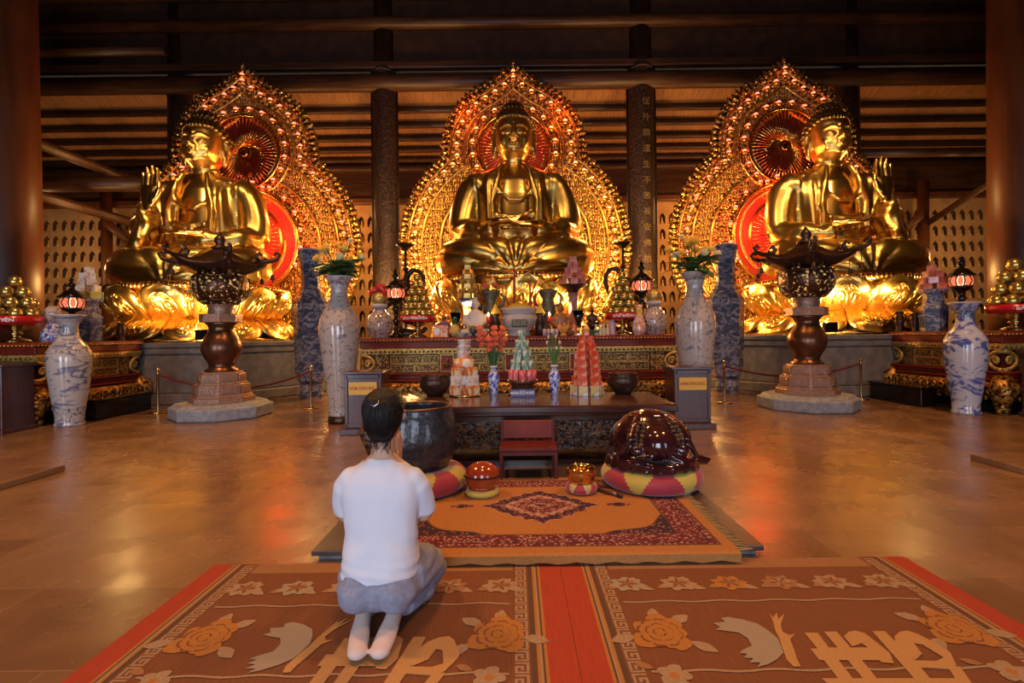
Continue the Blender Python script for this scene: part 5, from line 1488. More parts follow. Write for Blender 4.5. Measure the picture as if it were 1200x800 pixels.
# white short-sleeved top
b = MB()
b.loft([ring(a, d, z, y, 36, 2.5) for a, d, z, y in ((.156, .128, .225, .025), (.153, .125, .27, .025), (.146, .112, .36, .04), (.150, .108, .46, .05), (.163, .104, .55, .058), (.160, .092, .60, .06), (.138, .080, .635, .063), (.10, .068, .662, .066), (.068, .058, .682, .070), (.058, .053, .692, .073))])
for s_ in (-1, 1):
    b.ell((s_*.124, .06, .598), (.054, .058, .054), 14, 10)
    b.tube([(s_*.115, .060, .612), (s_*.148, .066, .565), (s_*.162, .085, .505), (s_*.167, .104, .452)], [.052, .055, .053, .052], 16)
me = fuse(b, .0075, 6)
def wr(p, n):
    x, y, z = p
    q = mnoise.noise(Vector((x*9+2, y*9, z*5)))*.006+mnoise.noise(Vector((x*24, y*24+5, z*9)))*.0022
    w = max(0, .36-z)/.13
    q += .003*w*math.sin(x*46+z*18+2*mnoise.noise(Vector((x*10, y*10, z*6))))
    if z < .33: q += .003*math.sin(z*150+x*20)*w
    q += .0035*math.sin(z*52+abs(x)*30+4*mnoise.noise(Vector((x*7, y*7, z*4))))*max(0, 1-abs(z-.36)/.12)
    return q
displace(me, wr)
o = obj('shirt', me, M['shirt'], t); o['label'] = 'plain white short-sleeved top'
# trousers
b = MB()
b.loft([ring(a, d, z, y, 32, 2.4) for a, d, z, y in ((.11, .085, .105, .035), (.15, .125, .13, .035), (.168, .145, .18, .035), (.163, .133, .225, .03), (.140, .104, .255, .03))])
for s_, L in LEGS.items():
    h, k, a = L['hip'], L['knee'], L['ank']
    b.ell((s_*.072, -.025, .185), (.088, .105, .088), 18, 12)
    b.tube(bez((h[0], .04, .20), ((h[0]+k[0])/2+s_*.02, .22, .20), k, 6), [.105, .104, .10, .095, .088, .08, .07], 16)
    b.tube([k, ((k[0]+a[0])/2+s_*.012, .22, .068), (a[0]+s_*.006, .075, .072)], [.068, .066, .056], 14)
me = fuse(b, .008, 5)
def wt(p, n):
    x, y, z = p
    return mnoise.noise(Vector((x*14, y*14, z*14)))*.006+.004*math.sin(z*90+x*26+3*mnoise.noise(Vector((x*8, y*8, z*8))))*(.4+.6*min(1, abs(x)*6))*(1 if z > .05 else .3)
displace(me, wt)
for v in me.vertices: v.co.z = max(v.co.z, .001)
o = obj('trousers', me, M['jeans'], t); o['label'] = 'grey-blue trousers'
# black hair pinned up close to the head
b = MB()
b.loft([ring(a, d, z, y, 24, 2.1) for a, d, z, y in ((.036, .026, .755, .058), (.052, .042, .775, .058), (.066, .058, .80, .065), (.078, .076, .835, .078), (.086, .09, .875, .092), (.085, .094, .915, .098), (.070, .078, .948, .10), (.04, .045, .968, .10), (.012, .012, .974, .10))])
b.ell((.0, .02, .87), (.065, .045, .065), 16, 12); b.ell((-.02, .022, .91), (.045, .035, .04), 12, 8)
me = fuse(b, .006, 4)
displace(me, lambda p, n: .0009*math.sin(70*math.atan2(p.x, p.z-.78))+.003*mnoise.noise(Vector(p)*22))
for v in me.vertices:                                  # leave the face free
    if v.co.y > .155 and v.co.z < .90: v.co.y = .155
o = obj('hair', me, M['hair'], t); o['label'] = 'black hair pinned up'
b = MB(); random.seed(9)
from mathutils.bvhtree import BVHTree
bv = BVHTree.FromPolygons([v.co for v in me.vertices], [p.vertices for p in me.polygons])
tip = Vector((.0, .03, .925))
for k in range(230):
    a = random.uniform(-PI*1.12, PI*.12); z0 = .765+.10*abs(math.cos(a))**2*random.uniform(.3, 1.1)
    p0 = Vector((.10*math.cos(a), .09+.12*math.sin(a), z0)); pts = []
    for q in range(8):
        f = q/7; p = p0.lerp(tip, f)+Vector((math.cos(a)*.05*math.sin(PI*f), -.05*math.sin(PI*f), .02*math.sin(PI*f)))
        h = bv.find_nearest(p); pts.append(h[0]+h[1]*random.uniform(.0006, .0022))
    b.tube(pts, [.0008, .0014, .0016, .0016, .0016, .0016, .0014, .0006], 4)
b.build('hair_strands', M['hair'], o)
b = MB()
random.seed(5)
for k in range(26):
    a = random.uniform(-2.6, -.55); x = .045*math.cos(a); y = .062+.035*math.sin(a)
    b.tube([(x*1.1, y, .775), (x*1.05+random.uniform(-.006, .006), y-.004, .745), (x*1.0+random.uniform(-.02, .02), y-.003, .715+random.uniform(-.01, .02))], [.0016, .0012, .0005], 4)
b.build('hair_wisps', M['hair'], o)
b = MB(); b.tube([(-.02, -.022, .918), (-.002, -.028, .914), (.010, -.026, .925), (.012, -.020, .938)], [.0025, .003, .0028, .002], 6)
b.build('hair_clip', M['silver'], o)

# ------------------------------------------------------------------ things on the altars
AZ, TZ0 = 1.171, .5605
def X(px, Y): return at(px, 392, Y).x
def H(px, Y): return px*Y/FPX
def tray(x, y, z, r, h, label, band='BẢO NGUYÊN', bh=.10):
    """a footed brass tray with a printed red banner round its edge"""
    t = thing('offering_stand', label, 'offering stand', (x, y, z))
    b = MB(); b.lathe([(0, 0), (r*.52, 0), (r*.54, .02), (r*.40, .05), (r*.16, h*.28), (r*.13, h*.40), (r*.26, h*.46), (r*.26, h*.52), (r*.13, h*.58), (r*.15, h*.68), (r*.55, h*.84), (r*.95, h*.97), (r, h), (r, h+.01), (0, h+.01)], 36)
    b.build('stem', M['brass_dull'], t)
    b = MB(); b.lathe([(r*1.0, h), (r*1.02, h), (r*1.02, h+bh), (r*.98, h+bh), (r*.98, h+.005)], 40); o = b.build('banner', M['banner'], t); o['label'] = 'red banner with white words'
    text('lettering', band, bh*.56, M['ink_white'], o, (0, -r*1.024, h+bh*.48), ext=.001, width=r*1.5, bold=.002, bend=r*1.024)
    b = MB(); b.lathe([(0, h+bh*.55), (r*.97, h+bh*.55), (r*.97, h+bh*.62), (0, h+bh*.62)], 32); b.build('plate', M['brass_dull'], t)
    return t, z+h+bh*.62
b = MB(); b.ell((0, 0, 0), 1, 16, 10); b.tube([(0, 0, .93), (.02, 0, 1.03), (.06, .02, 1.10)], [.10, .06, .04], 5); b.lathe([(0, .90), (.22, .95), (.12, 1.0), (0, 1.0)], 8)
FR = b.mesh('gilded_fruit')
def pyramid(x, y, z, r, layers, fr, label, group):
    """fruit in rings: (number, ring radius); each layer sits on the one below"""
    zz = z+fr
    for i, (n, rr) in enumerate(layers):
        for k in range(n):
            a = 2*PI*(k+.5*(i % 2))/n-PI/2
            o = obj('gilded_fruit', FR, M['fruit_gold'], None, (x+rr*math.cos(a), y+rr*math.sin(a), zz), random.uniform(0, 6))
            o.scale = (fr,)*3
            tag(o, label, 'fruit', group)
        zz += fr*1.84
random.seed(12)
yy = 8.72
for px, side in ((489.5, 'left'), (729.5, 'right')):
    x = X(px, yy)
    t, zt = tray(x, yy, AZ, .29, .27, 'footed brass stand with red banner carrying the %s pyramid of gilded fruit' % ('crane-side left' if 0 else side), bh=.105)
    pyramid(x, yy, zt, .29, [(10, .225), (8, .185), (6, .145), (5, .115), (3, .075), (1, 0)], .067, 'gilded round fruit in the %s pyramid on the middle altar' % side, 'gilded fruit, %s pyramid of the middle altar' % side)
x = X(18, 7.5); t, zt = tray(x, 7.5, AZ, .33, .26, 'footed brass stand with red banner on the left side altar', bh=.125)
pyramid(x, 7.5, zt, .3, [(8, .24), (6, .18), (4, .122), (1, 0)], .085, 'gilded round fruit in the pyramid on the left side altar', 'gilded fruit on the left side altar')
x = X(1190, 7.6); t, zt = tray(x, 7.6, AZ, .33, .26, 'footed brass stand with red banner on the right side altar', bh=.125)
pyramid(x, 7.6, zt, .3, [(7, .235), (5, .175), (3, .115), (1, 0)], .098, 'gilded round fruit in the pyramid on the right side altar', 'gilded fruit on the right side altar')

def oil_lamp(x, y, z, h, label, k=1.0):
    """black stemmed lamp with a ring of lit pink panes"""
    t = thing('altar_lamp', label, 'lamp', (x, y, z)); s_ = k
    zp = h*.56
    b = MB(); b.lathe([(0, 0), (.13*s_, 0), (.14*s_, .03), (.09*s_, .06), (.04*s_, .10), (.035*s_, zp*.35), (.07*s_, zp*.42), (.035*s_, zp*.5), (.04*s_, zp*.66), (.08*s_, zp*.72), (.04*s_, zp*.78), (.05*s_, zp*.86), (.13*s_, zp*.93), (.16*s_, zp*.98), (.14*s_, zp), (0, zp)], 24); b.build('stem', M['black_metal'], t)
    b = MB(); b.lathe([(.095*s_, zp), (.125*s_, zp+.04*s_), (.125*s_, zp+.12*s_), (.095*s_, zp+.16*s_)], 24); b.ell((0, 0, zp+.08*s_), .06*s_, 10, 8); 
    b2 = MB(); b2.ell((0, 0, zp+.08*s_), .085*s_, 14, 8); b2.build('bulb', M['lantern_core'], t)
    for q in range(8):
        a = 2*PI*q/8
        bb = MB(); bb.ell((.125*s_*math.cos(a), .125*s_*math.sin(a), zp+.08*s_), (.034*s_, .034*s_, .075*s_), 10, 8); bb.build('pane', M['lantern_pane'], t)
        bb = MB(); a += PI/8; bb.tube([(.11*s_*math.cos(a), .11*s_*math.sin(a), zp-.01), (.155*s_*math.cos(a), .155*s_*math.sin(a), zp+.08*s_), (.11*s_*math.cos(a), .11*s_*math.sin(a), zp+.17*s_)], .010*s_, 6); bb.build('rib', M['black_metal'], t)
    zr = zp+.16*s_
    b = MB(); b.lathe([(0, zr), (.19*s_, zr), (.20*s_, zr+.015), (.15*s_, zr+.05*s_), (.10*s_, zr+.11*s_), (.04*s_, zr+.14*s_), (.03*s_, zr+.17*s_), (0, zr+.17*s_)], 24); b.build('roof', M['black_metal'], t)
    b = MB(); b.lathe([(0, zr+.17*s_), (.05*s_, zr+.19*s_), (.055*s_, zr+.23*s_), (.025*s_, zr+.26*s_), (.04*s_, zr+.29*s_), (.015*s_, zr+.33*s_), (0, zr+.37*s_)], 16); b.build('finial', M['black_metal'], t)
    return t
oil_lamp(X(464, 8.8), 8.8, AZ, 1.22, 'black altar lamp with lit pink panes beside the left crane')
oil_lamp(X(752.5, 8.87), 8.87, AZ, 1.36, 'black altar lamp with lit pink panes beside the right crane', 1.05)
oil_lamp(X(85, 8.0), 8.0, AZ, .95, 'black altar lamp with lit pink panes on the left side altar', .95)
oil_lamp(X(1127, 8.1), 8.1, AZ, 1.28, 'black altar lamp with lit pink panes on the right side altar', .95)

def crane(x, y, z, m, label):
    t = thing('crane_candlestick', label, 'candlestick', (x, y, z))
    b = MB()
    b.ell((-m*.08, 0, .86), (.20, .12, .17), 16, 12, Rm=Matrix.Rotation(m*R(-38), 3, 'Y'))
    b.tube([(m*.0, 0, .98), (m*.04, 0, 1.12), (m*.14, 0, 1.20), (m*.24, 0, 1.18), (m*.31, 0, 1.08), (m*.32, 0, .94), (m*.30, 0, .86)], [.085, .055, .045, .042, .042, .045, .04], 10)
    b.tube([(m*.30, 0, .88), (m*.29, 0, .80), (m*.27, 0, .70)], [.048, .03, .008], 8)
    b.tube([(-m*.18, 0, .78), (-m*.34, 0, .60), (-m*.42, 0, .44)], [.11, .08, .01], 10, flat=(1, .7))
    b.tube([(-m*.02, .05, .75), (-m*.0, .05, .40), (-m*.02, .05, .16)], [.05, .024, .028], 8); b.tube([(-m*.08, -.05, .75), (-m*.06, -.05, .40), (-m*.08, -.05, .16)], [.05, .024, .028], 8)
    obj('crane', fuse(b, .014, 3), M['bronze_dark'], t)
    b = MB(); b.ell((0, 0, .08), (.26, .17, .10), 20, 10); b.tube([(m*.2, 0, .08), (m*.32, 0, .13), (m*.36, 0, .18)], [.06, .045, .04], 8); b.lathe([(0, 0), (.28, 0), (.27, .04), (0, .04)], 24)
    obj('turtle', fuse(b, .014, 3), M['bronze_dark'], t)
    b = MB(); b.tube([(0, 0, 1.02), (0, 0, 1.25), (0, 0, 1.56)], [.03, .022, .022], 8); b.ell((0, 0, 1.22), (.06, .06, .04), 10, 8); b.lathe([(0, 1.54), (.03, 1.55), (.10, 1.61), (.16, 1.645), (.165, 1.66), (.14, 1.66), (0, 1.63)], 24)
    b.build('candle_dish', M['bronze_dark'], t)
crane(X(476, 9.12), 9.12, AZ, 1, 'dark bronze crane candlestick on a turtle, left on the middle altar')
crane(X(731, 9.22), 9.22, AZ, -1, 'dark bronze crane candlestick on a turtle, right on the middle altar')

def jar(x, y, z, label, mat='porc_jar', k=1.0, ribbon=None):
    t = thing('lidded_jar', label, 'jar', (x, y, z)); t.scale = (k,)*3
    b = MB(); b.lathe([(0, 0), (.14, 0), (.15, .02), (.20, .12), (.215, .22), (.20, .32), (.14, .41), (.095, .45), (.09, .50), (0, .5)], 36); b.build('body', M[mat], t)
    b = MB(); b.lathe([(.09, .50), (.13, .51), (.135, .55), (.10, .57), (0, .57)], 28); b.build('collar', M['porc_rim'], t)
    b = MB(); b.lathe([(0, .57), (.10, .57), (.135, .63), (.13, .69), (.09, .74), (.04, .77), (0, .78)], 28); o = b.build('lid', M['foil'], t)
    if ribbon:
        b = MB(); b.ell((.02, 0, .84), (.10, .07, .07), 12, 8); b.tube([(-.05, 0, .80), (-.13, -.02, .78), (-.16, 0, .70)], [.05, .05, .02], 8); b.tube([(.05, -.02, .80), (.10, -.03, .76), (.12, -.03, .68)], [.04, .05, .02], 8)
        obj('knob', fuse(b, .012, 2), M['red_bright'], t)
    else:
        b = MB(); b.lathe([(0, .775), (.03, .79), (.045, .82), (.03, .85), (0, .87)], 16); b.build('knob', M['foil'], t)
    return t
jar(X(445, 8.53), 8.53, AZ, 'mottled porcelain jar with golden lid and red cloth at the altar left end', ribbon=True)
jar(X(767, 8.6), 8.6, AZ, 'mottled porcelain jar with golden lid at the altar right end', k=1.0)
t = thing('wrapped_gift', 'gift in clear film with a yellow bow beside the right lidded jar', 'gift', (X(749, 8.42), 8.42, AZ)); t.scale = (.72, .72, .9)
b = MB(); b.lathe([(0, 0), (.13, 0), (.155, .10), (.14, .22), (.085, .36), (.035, .42), (.05, .46), (.10, .55), (0, .5)], 14); b.build('film', M['film'], t)
b = MB()
for k in range(8):
    a = k*PI/4; b.ell((.045*math.cos(a), -.05, .42+.045*math.sin(a)), (.035, .02, .035), 8, 6)
b.build('bow', M['yellow'], t)

# small offerings, left half
t = thing('offering_box', 'orange printed food box standing on the altar beside the fruit', 'box', (X(517, 8.5), 8.5, AZ))
b = MB(); b.box((0, 0, .10), (.24, .16, .20)); b.build('body', M['orange'], t, bev=.006)
b = MB(); b.box((0, 0, .206), (.25, .17, .012)); b.build('lid', M['red_bright'], t, bev=.003)
b = MB(); b.box((-.06, -.0815, .10), (.08, .003, .10)); b.build('label', M['label_white'], t)
def figure(x, y, z, h, mat, label, head=None, hood=False):
    t = thing('seated_figure', label, 'figurine', (x, y, z)); t.scale = (h,)*3
    b = MB(); b.ell((0, 0, .13), (.33, .24, .13), 16, 10); b.loft([ring(a, d, zz, 0, 16) for a, d, zz in ((.25, .17, .12), (.22, .15, .35), (.25, .14, .54), (.18, .11, .64), (.07, .07, .69), (.06, .06, .74))])
    for s_ in (-1, 1):
        b.tube([(s_*.23, 0, .56), (s_*.28, -.05, .38), (s_*.10, -.22, .27)], [.08, .075, .06], 10); b.tube([(s_*.1, .0, .14), (s_*.33, -.12, .10), (s_*.05, -.24, .09)], [.12, .10, .08], 10)
    b.ell((0, -.23, .26), (.1, .05, .04), 10, 6)
    b.lathe([(0, 0), (.34, 0), (.34, .06), (0, .06)], 20, sy=.8)
    obj('body', fuse(b, .02, 3), M[mat], t)
    b = MB(); b.ell((0, -.01, .84), (.10, .11, .135), 14, 10); b.ell((0, .01, .975), (.05, .05, .045), 10, 6)
    for s_ in (-1, 1): b.ell((s_*.10, 0, .82), (.02, .025, .055), 6, 6)
    b.ell((0, -.12, .83), (.018, .02, .03), 6, 5)
    obj('head', fuse(b, .015, 2), M[head or mat], t)
    return t
figure(X(520, 8.85), 8.85, AZ, .40, 'purple', 'small figure in purple robe sitting behind the orange food box', 'brown_fig')
figure(X(557.5, 8.62), 8.62, AZ, .66, 'white_marble', 'white marble seated figure left of the incense burner')
figure(X(657, 8.7), 8.7, AZ, .56, 'brown_fig', 'brown seated figure behind the pink candles, right of the burner')
figure(X(694, 8.8), 8.8, AZ+.17, .30, 'bronze_dark', 'tiny dark seated figure on a stand, right part of the altar')
t = thing('figure_stand', 'small dark stand under the tiny dark figure', 'stand', (X(694, 8.8), 8.8, AZ))
b = MB(); b.lathe([(0, 0), (.10, 0), (.10, .02), (.04, .04), (.04, .13), (.11, .15), (.11, .17), (0, .17)], 20); b.build('foot', M['bronze_dark'], t)
t = thing('pineapple', 'golden pineapple standing on the altar before the white figure', 'fruit', (X(533, 8.5), 8.5, AZ))
b = MB(); b.ell((0, 0, .11), (.085, .085, .11), 20, 14); b.build('body', M['pine'], t)
b = MB()
for k in range(14):
    a = k*2.4; leaf(b, (0, 0, .20), (math.cos(a)*.5, math.sin(a)*.5, 1), .13, .02, 0, .1)
b.build('crown_leaves', M['leaf'], t)
def glass_vase(px, Y, label, h=.30, seed=0):
    random.seed(seed)
    t = thing('glass_vase', label, 'vase', (X(px, Y), Y, AZ))
    b = MB(); b.lathe([(0, 0), (.085, 0), (.09, .012), (.03, .03), (.022, .10), (.04, .14), (.075, h), (.10, h+.14), (.095, h+.145), (.07, h), (.035, .15), (0, .14)], 24); b.build('glass', M['glass'], t)
    b = MB()
    for k in range(9):
        a = k*.7; b.tube([(.01*math.cos(a), .01*math.sin(a), .16), (.04*math.cos(a), .04*math.sin(a), h), (.09*math.cos(a), .09*math.sin(a), h+.20+.05*(k % 3))], [.012, .016, .006], 6)
    b.build('stems', M['stem'], t)
glass_vase(534, 8.95, 'glass vase of green stems behind the pineapple', .28, 1)
glass_vase(678, 8.72, 'glass vase of green stems right of the pink packet pyramid', .28, 2)
# gold-packet pyramid on a blue footed dish and red-packet pyramid on a column stand
def dish_stand(px, Y, h, r, label, top, col):
    t = thing('footed_dish', label, 'dish', (X(px, Y), Y, AZ))
    b = MB(); b.lathe([(0, 0), (.16, 0), (.16, .03), (.09, .06), (.075, h*.5), (.09, h-.14), (0, h-.14)], 24); b.build('column', M[col], t)
    b = MB(); b.lathe([(0, h-.15), (.08, h-.15), (.12, h-.08), (r*.85, h-.02), (r, h), (0, h)], 28); b.build('dish', M[top], t)
    return X(px, Y), Y, AZ+h+.001
def wedge(b, sz, k=.45):
    w, d, h = sz[0]/2, sz[1]/2, sz[2]
    b.prism([(-w, -d), (w, -d), (w*k, d), (-w*k, d)], 0, h)
def packets(x, y, z, mat, levels, sz, name, label, group, cat='packet', rnd=.0):
    b = MB(); wedge(b, sz); b.box((0, -sz[1]/2-.001, sz[2]/2), (sz[0]*.6, .003, sz[2]*.5))
    me = b.mesh(name)
    for i, (n, rr) in enumerate(levels):
        for k in range(n):
            a = 2*PI*k/n-PI/2+(PI/n if i % 2 else 0)
            o = obj(name, me, M[mat], None, (x+rr*math.cos(a), y+rr*math.sin(a), z+i*(sz[2]+.001)), a+PI/2+random.uniform(-rnd, rnd))
            tag(o, label, cat, group)
x, y, z = dish_stand(549, 9.15, .68, .20, 'blue footed dish under the tall gold packet pyramid', 'porc_teal', 'gilt')
packets(x, y, z, 'pack_gold', [(7, .155), (6, .13), (6, .115), (5, .09), (4, .07), (3, .045), (1, 0)], (.11, .06, .085), 'gold_packet', 'gold packet in the tall pyramid on the blue dish', 'gold packets in the pyramid')
x, y, z = dish_stand(672, 9.1, .90, .26, 'patterned column stand under the pink packet pyramid', 'bronze_dark', 'pack_pink')
packets(x, y, z, 'pack_pink', [(7, .18), (6, .145), (4, .10), (2, .05), (1, 0)], (.13, .08, .10), 'pink_packet', 'pink packet in the pyramid right of the burner', 'pink packets in the pyramid')
# green bronze vases with flowers
for px, side, mt in ((575.5, 'left', 'petal_orange'), (642.5, 'right', 'petal_yellow')):
    Y = 9.02
    t = thing('bronze_vase', 'green bronze horned vase %s of the incense burner' % side, 'vase', (X(px, Y), Y, AZ))
    b = MB(); b.lathe([(0, 0), (.12, 0), (.13, .03), (.07, .08), (.055, .20), (.08, .30), (.15, .42), (.16, .50), (.12, .56), (.10, .64), (.16, .76), (.18, .80), (.15, .80), (.09, .70), (0, .68)], 28)
    for s_ in (-1, 1):
        b.tube([(s_*.12, 0, .50), (s_*.22, 0, .56), (s_*.24, 0, .70), (s_*.17, 0, .76)], [.03, .03, .03, .02], 8)
    b.build('body', M['bronze_green'], t)
    f = thing('altar_flowers', '%s flowers in the %s green bronze vase' % (('red and green', 'yellow')[side == 'right'], side), 'flowers', (X(px, Y), Y, AZ+.72))
    b = MB(); random.seed(px)
    for k in range(10):
        a = k*.63; leaf(b, (0, 0, .02), (math.cos(a), math.sin(a), .9), .20, .05)
    b.build('leaves', M['leaf'], f)
    for k in range(6):
        a = k*1.05; b = MB(); blossom(b, (0, 0, 0), (math.cos(a)*.5, math.sin(a)*.5-.3, 1), .07, 0, 6, .6); b.build('blossom', M[mt], f, (.10*math.cos(a), .10*math.sin(a), .12+.03*(k % 2)))
def candle(px, Y, label, h=.30):
    t = thing('altar_candle', label, 'candle', (X(px, Y), Y, AZ))
    b = MB(); b.lathe([(0, 0), (.065, 0), (.07, .015), (.025, .03), (.018, h*.5), (.045, h*.56), (.05, h*.6), (0, h*.6)], 20); b.build('holder', M['brass_dull'], t)
    b = MB(); b.lathe([(0, h*.6), (.034, h*.6), (.034, h), (0, h-.01)], 16); b.build('candle', M['red_wax'], t)
    b = MB(); b.lathe([(0, h), (.016, h+.015), (.02, h+.03), (.010, h+.055), (0, h+.075)], 10); b.build('flame', M['flame'], t)
    point('candle_light', (X(px, Y), Y-.05, AZ+h+.08), (1, .55, .2), .6, .02)
candle(572.5, 8.40, 'red candle burning in a brass holder left of the incense burner', .33)
candle(644, 8.50, 'red candle burning in a brass holder right of the incense burner', .33)
for px, side in ((581, 'left'), (633, 'right')):
    t = thing('paper_cone', 'yellow paper cone on a brown pot just %s of the incense burner' % side, 'paper cone', (X(px, 8.50), 8.50, AZ)); t.scale = (.72, .72, .9)
    b = MB(); b.lathe([(0, 0), (.09, 0), (.12, .12), (.11, .26), (.06, .36), (.12, .42), (0, .42)], 20); b.build('pot', M['bronze_dark'], t)
    b = MB(); b.lathe([(0, .42), (.13, .42), (.11, .44), (.02, .60), (0, .62)], 20); b.build('cone', M['yellow'], t)
# stone incense burner
BX, BY = X(608.5, 8.75), 8.75
t = thing('incense_burner', 'big pale carved stone incense burner in the middle of the altar', 'incense burner', (BX, BY, AZ))
b = MB(); b.lathe([(0, 0), (.19, 0), (.20, .03), (.17, .06), (.19, .10), (.27, .17), (.305, .27), (.30, .34), (.27, .38), (.315, .42), (.33, .46), (.33, .48), (.28, .48), (.27, .44), (0, .43)], 40); b.build('bowl', M['white_marble'], t)
b = MB(); b.torus((0, 0, .40), .283, .02, 40, 8); b.torus((0, 0, .12), .21, .016, 40, 8); b.build('moulding', M['white_marble'], t)
b = MB(); b.box((0, -.30, .22), (.26, .05, .13)); o = b.build('name_panel', M['bronze_green'], t, bev=.02)
b = MB(); b.lathe([(0, .43), (.26, .435), (.22, .50), (.12, .56), (0, .575)], 28); b.build('paper_ash', M['yellow'], t)
for i, (dx, lean, h, r) in enumerate(((-.075, .0, 1.15, .022), (.15, .16, .95, .016), (.19, .26, .9, .012), (.21, -.02, .95, .016), (.26, .04, .8, .012), (-.15, -.12, .7, .010))):
    b = MB(); b.tube([(0, 0, 0), (lean*h, .02, h-.5)], r, 8)
    o = b.build('incense_stick', M['incense'], None, (BX+dx, BY+.02+.02*i, AZ+.50))
    tag(o, ('thick upright red incense stick left of centre in the burner', 'tall slanting incense stick right of centre in the burner', 'most slanting incense stick in the burner', 'upright incense stick near the burner right rim', 'thin incense stick at the burner right rim', 'thin incense stick leaning left out of the burner')[i], 'incense stick')
# small offerings, right half
for k, px in enumerate((638, 642.5, 648, 652.5)):
    t = thing('pink_candle', 'short pink candle in the row below the brown figure', 'candle', (X(px, 8.42), 8.42+.05*(k % 2), AZ), 0, 'short pink candles in a row')
    b = MB(); b.lathe([(0, 0), (.03, 0), (.032, .10), (.02, .12), (0, .12)], 14); b.build('wax', M['pink'], t)
    b = MB(); b.tube([(0, 0, .12), (0, 0, .15)], .004, 5); b.build('wick', M['slot'], t)
b = MB()
for k in range(16):
    a = k*2.4; b.tube([(0, 0, .02), (.06*math.cos(a), .04*math.sin(a), .09), (.10*math.cos(a), .06*math.sin(a), .15+.03*(k % 3))], [.02, .014, .010], 6)
b.lathe([(0, 0), (.07, 0), (.04, .04), (0, .04)], 12)
single('coral_ornament', b, M['coral'], 'orange branching ornament right of the pink candles', 'ornament', (X(660, 8.5), 8.5, AZ))
b = MB(); b.lathe([(0, 0), (.07, 0), (.06, .02), (.10, .045), (.155, .075), (.16, .085), (.14, .08), (.08, .05), (0, .045)], 28)
single('green_dish', b, M['green_plate'], 'green footed dish before the tiny dark figure', 'dish', (X(693, 8.5), 8.5, AZ))
b = MB(); b.lathe([(0, 0), (.05, 0), (.045, .015), (.09, .05), (.105, .065), (.09, .062), (0, .03)], 28)
single('white_bowl', b, M['porc_rim'], 'small white bowl at the front edge under the pineapple', 'bowl', (X(541, 8.36), 8.36, AZ))
for k, px in enumerate((698.5, 703, 707.5, 712)):
    t = thing('offering_bottle', 'small pale bottle in the row left of the right fruit stand', 'bottle', (X(px, 8.45), 8.45, AZ), 0, 'small pale bottles in a row')
    b = MB(); b.lathe([(0, 0), (.028, 0), (.03, .01), (.03, .11), (.014, .14), (.014, .155), (0, .155)], 16); b.build('body', M['bottle'], t)
    b = MB(); b.lathe([(0, .155), (.017, .155), (.017, .18), (0, .18)], 12); b.build('cap', M['label_white'], t)
t = thing('purple_bottle', 'taller purple bottle beside the row of pale bottles', 'bottle', (X(717.5, 8.6), 8.6, AZ))
b = MB(); b.lathe([(0, 0), (.05, 0), (.055, .02), (.055, .20), (.03, .26), (.025, .30), (0, .30)], 18); b.build('body', M['pink'], t)
b = MB(); b.lathe([(0, .30), (.03, .30), (.03, .34), (0, .34)], 12); b.build('cap', M['purple'], t)
t = thing('round_ornament', 'dark green ball on a small foot before the white figure', 'ornament', (X(554.5, 8.38), 8.38, AZ))
b = MB(); b.ell((0, 0, .115), .07, 16, 12); b.build('ball', M['bronze_green'], t)
b = MB(); b.lathe([(0, 0), (.05, 0), (.05, .015), (.02, .03), (.025, .055), (0, .055)], 16); b.build('foot', M['bronze_dark'], t)

# side altars
def pedestal(x, y, label):
    t = thing('porcelain_pedestal', label, 'pedestal', (x, y, AZ))
    b = MB(); b.lathe([(0, 0), (.19, 0), (.20, .38), (.0, .38)], 6, flat=True, rot=.25); b.build('body', M['porc_deep'], t)
    b = MB(); b.lathe([(0, .38), (.21, .38), (.21, .41), (.15, .45), (.14, .62), (.21, .66), (.215, .70), (0, .70)], 6, flat=True, rot=.25); b.build('neck', M['porc_band'], t)
    return AZ+.701
x, y = X(104, 8.45), 8.45; z = pedestal(x, y, 'hexagonal blue porcelain pedestal on the left side altar')
packets(x, y, z, 'pack_green', [(5, .13)], (.16, .11, .12), 'yellow_packet', 'yellow packet at the foot of the left pedestal pile', 'yellow packets, left pedestal')
packets(x, y, z+.122, 'pack_white', [(4, .11), (3, .08), (3, .06), (1, 0)], (.14, .09, .10), 'white_packet', 'white packet in the pile on the left pedestal', 'white packets, left pedestal')
x, y = X(1094, 8.6), 8.6; z = pedestal(x, y, 'hexagonal blue porcelain pedestal on the right side altar')
packets(x, y, z, 'pack_pink', [(6, .15), (5, .12), (4, .09), (1, 0)], (.13, .09, .10), 'rose_packet', 'rose packet in the pile on the right pedestal', 'rose packets, right pedestal')
t = thing('gourd_bottle', 'white and blue gourd bottle with round top on the left side altar', 'bottle', (X(62, 7.75), 7.75, AZ))
b = MB(); b.lathe([(0, 0), (.14, 0), (.16, .06), (.15, .14), (.09, .24), (.065, .29), (0, .29)], 28); b.build('body', M['porc_small'], t)
b = MB(); b.lathe([(0, .285), (.06, .285), (.10, .34), (.115, .42), (.10, .50), (.05, .55), (0, .56)], 28); b.build('lid', M['porc_jar'], t)
def darkjar(px, Y, h, label):
    t = thing('dark_vase', label, 'vase', (X(px, Y), Y, AZ)); t.scale = (h,)*3
    b = MB(); b.lathe([(0, 0), (.16, 0), (.17, .04), (.13, .12), (.20, .35), (.24, .55), (.20, .72), (.13, .82), (.19, .96), (.20, 1), (.15, 1), (.1, .85), (0, .8)], 24); b.build('body', M['bronze_dark'], t)
    b = MB()
    for s_ in (-1, 1): b.tube([(s_*.2, 0, .6), (s_*.32, 0, .66), (s_*.32, 0, .82), (s_*.17, 0, .88)], .035, 8)
    b.build('handles', M['bronze_dark'], t)
darkjar(142, 9.0, .32, 'small dark handled vase at the inner end of the left side altar')
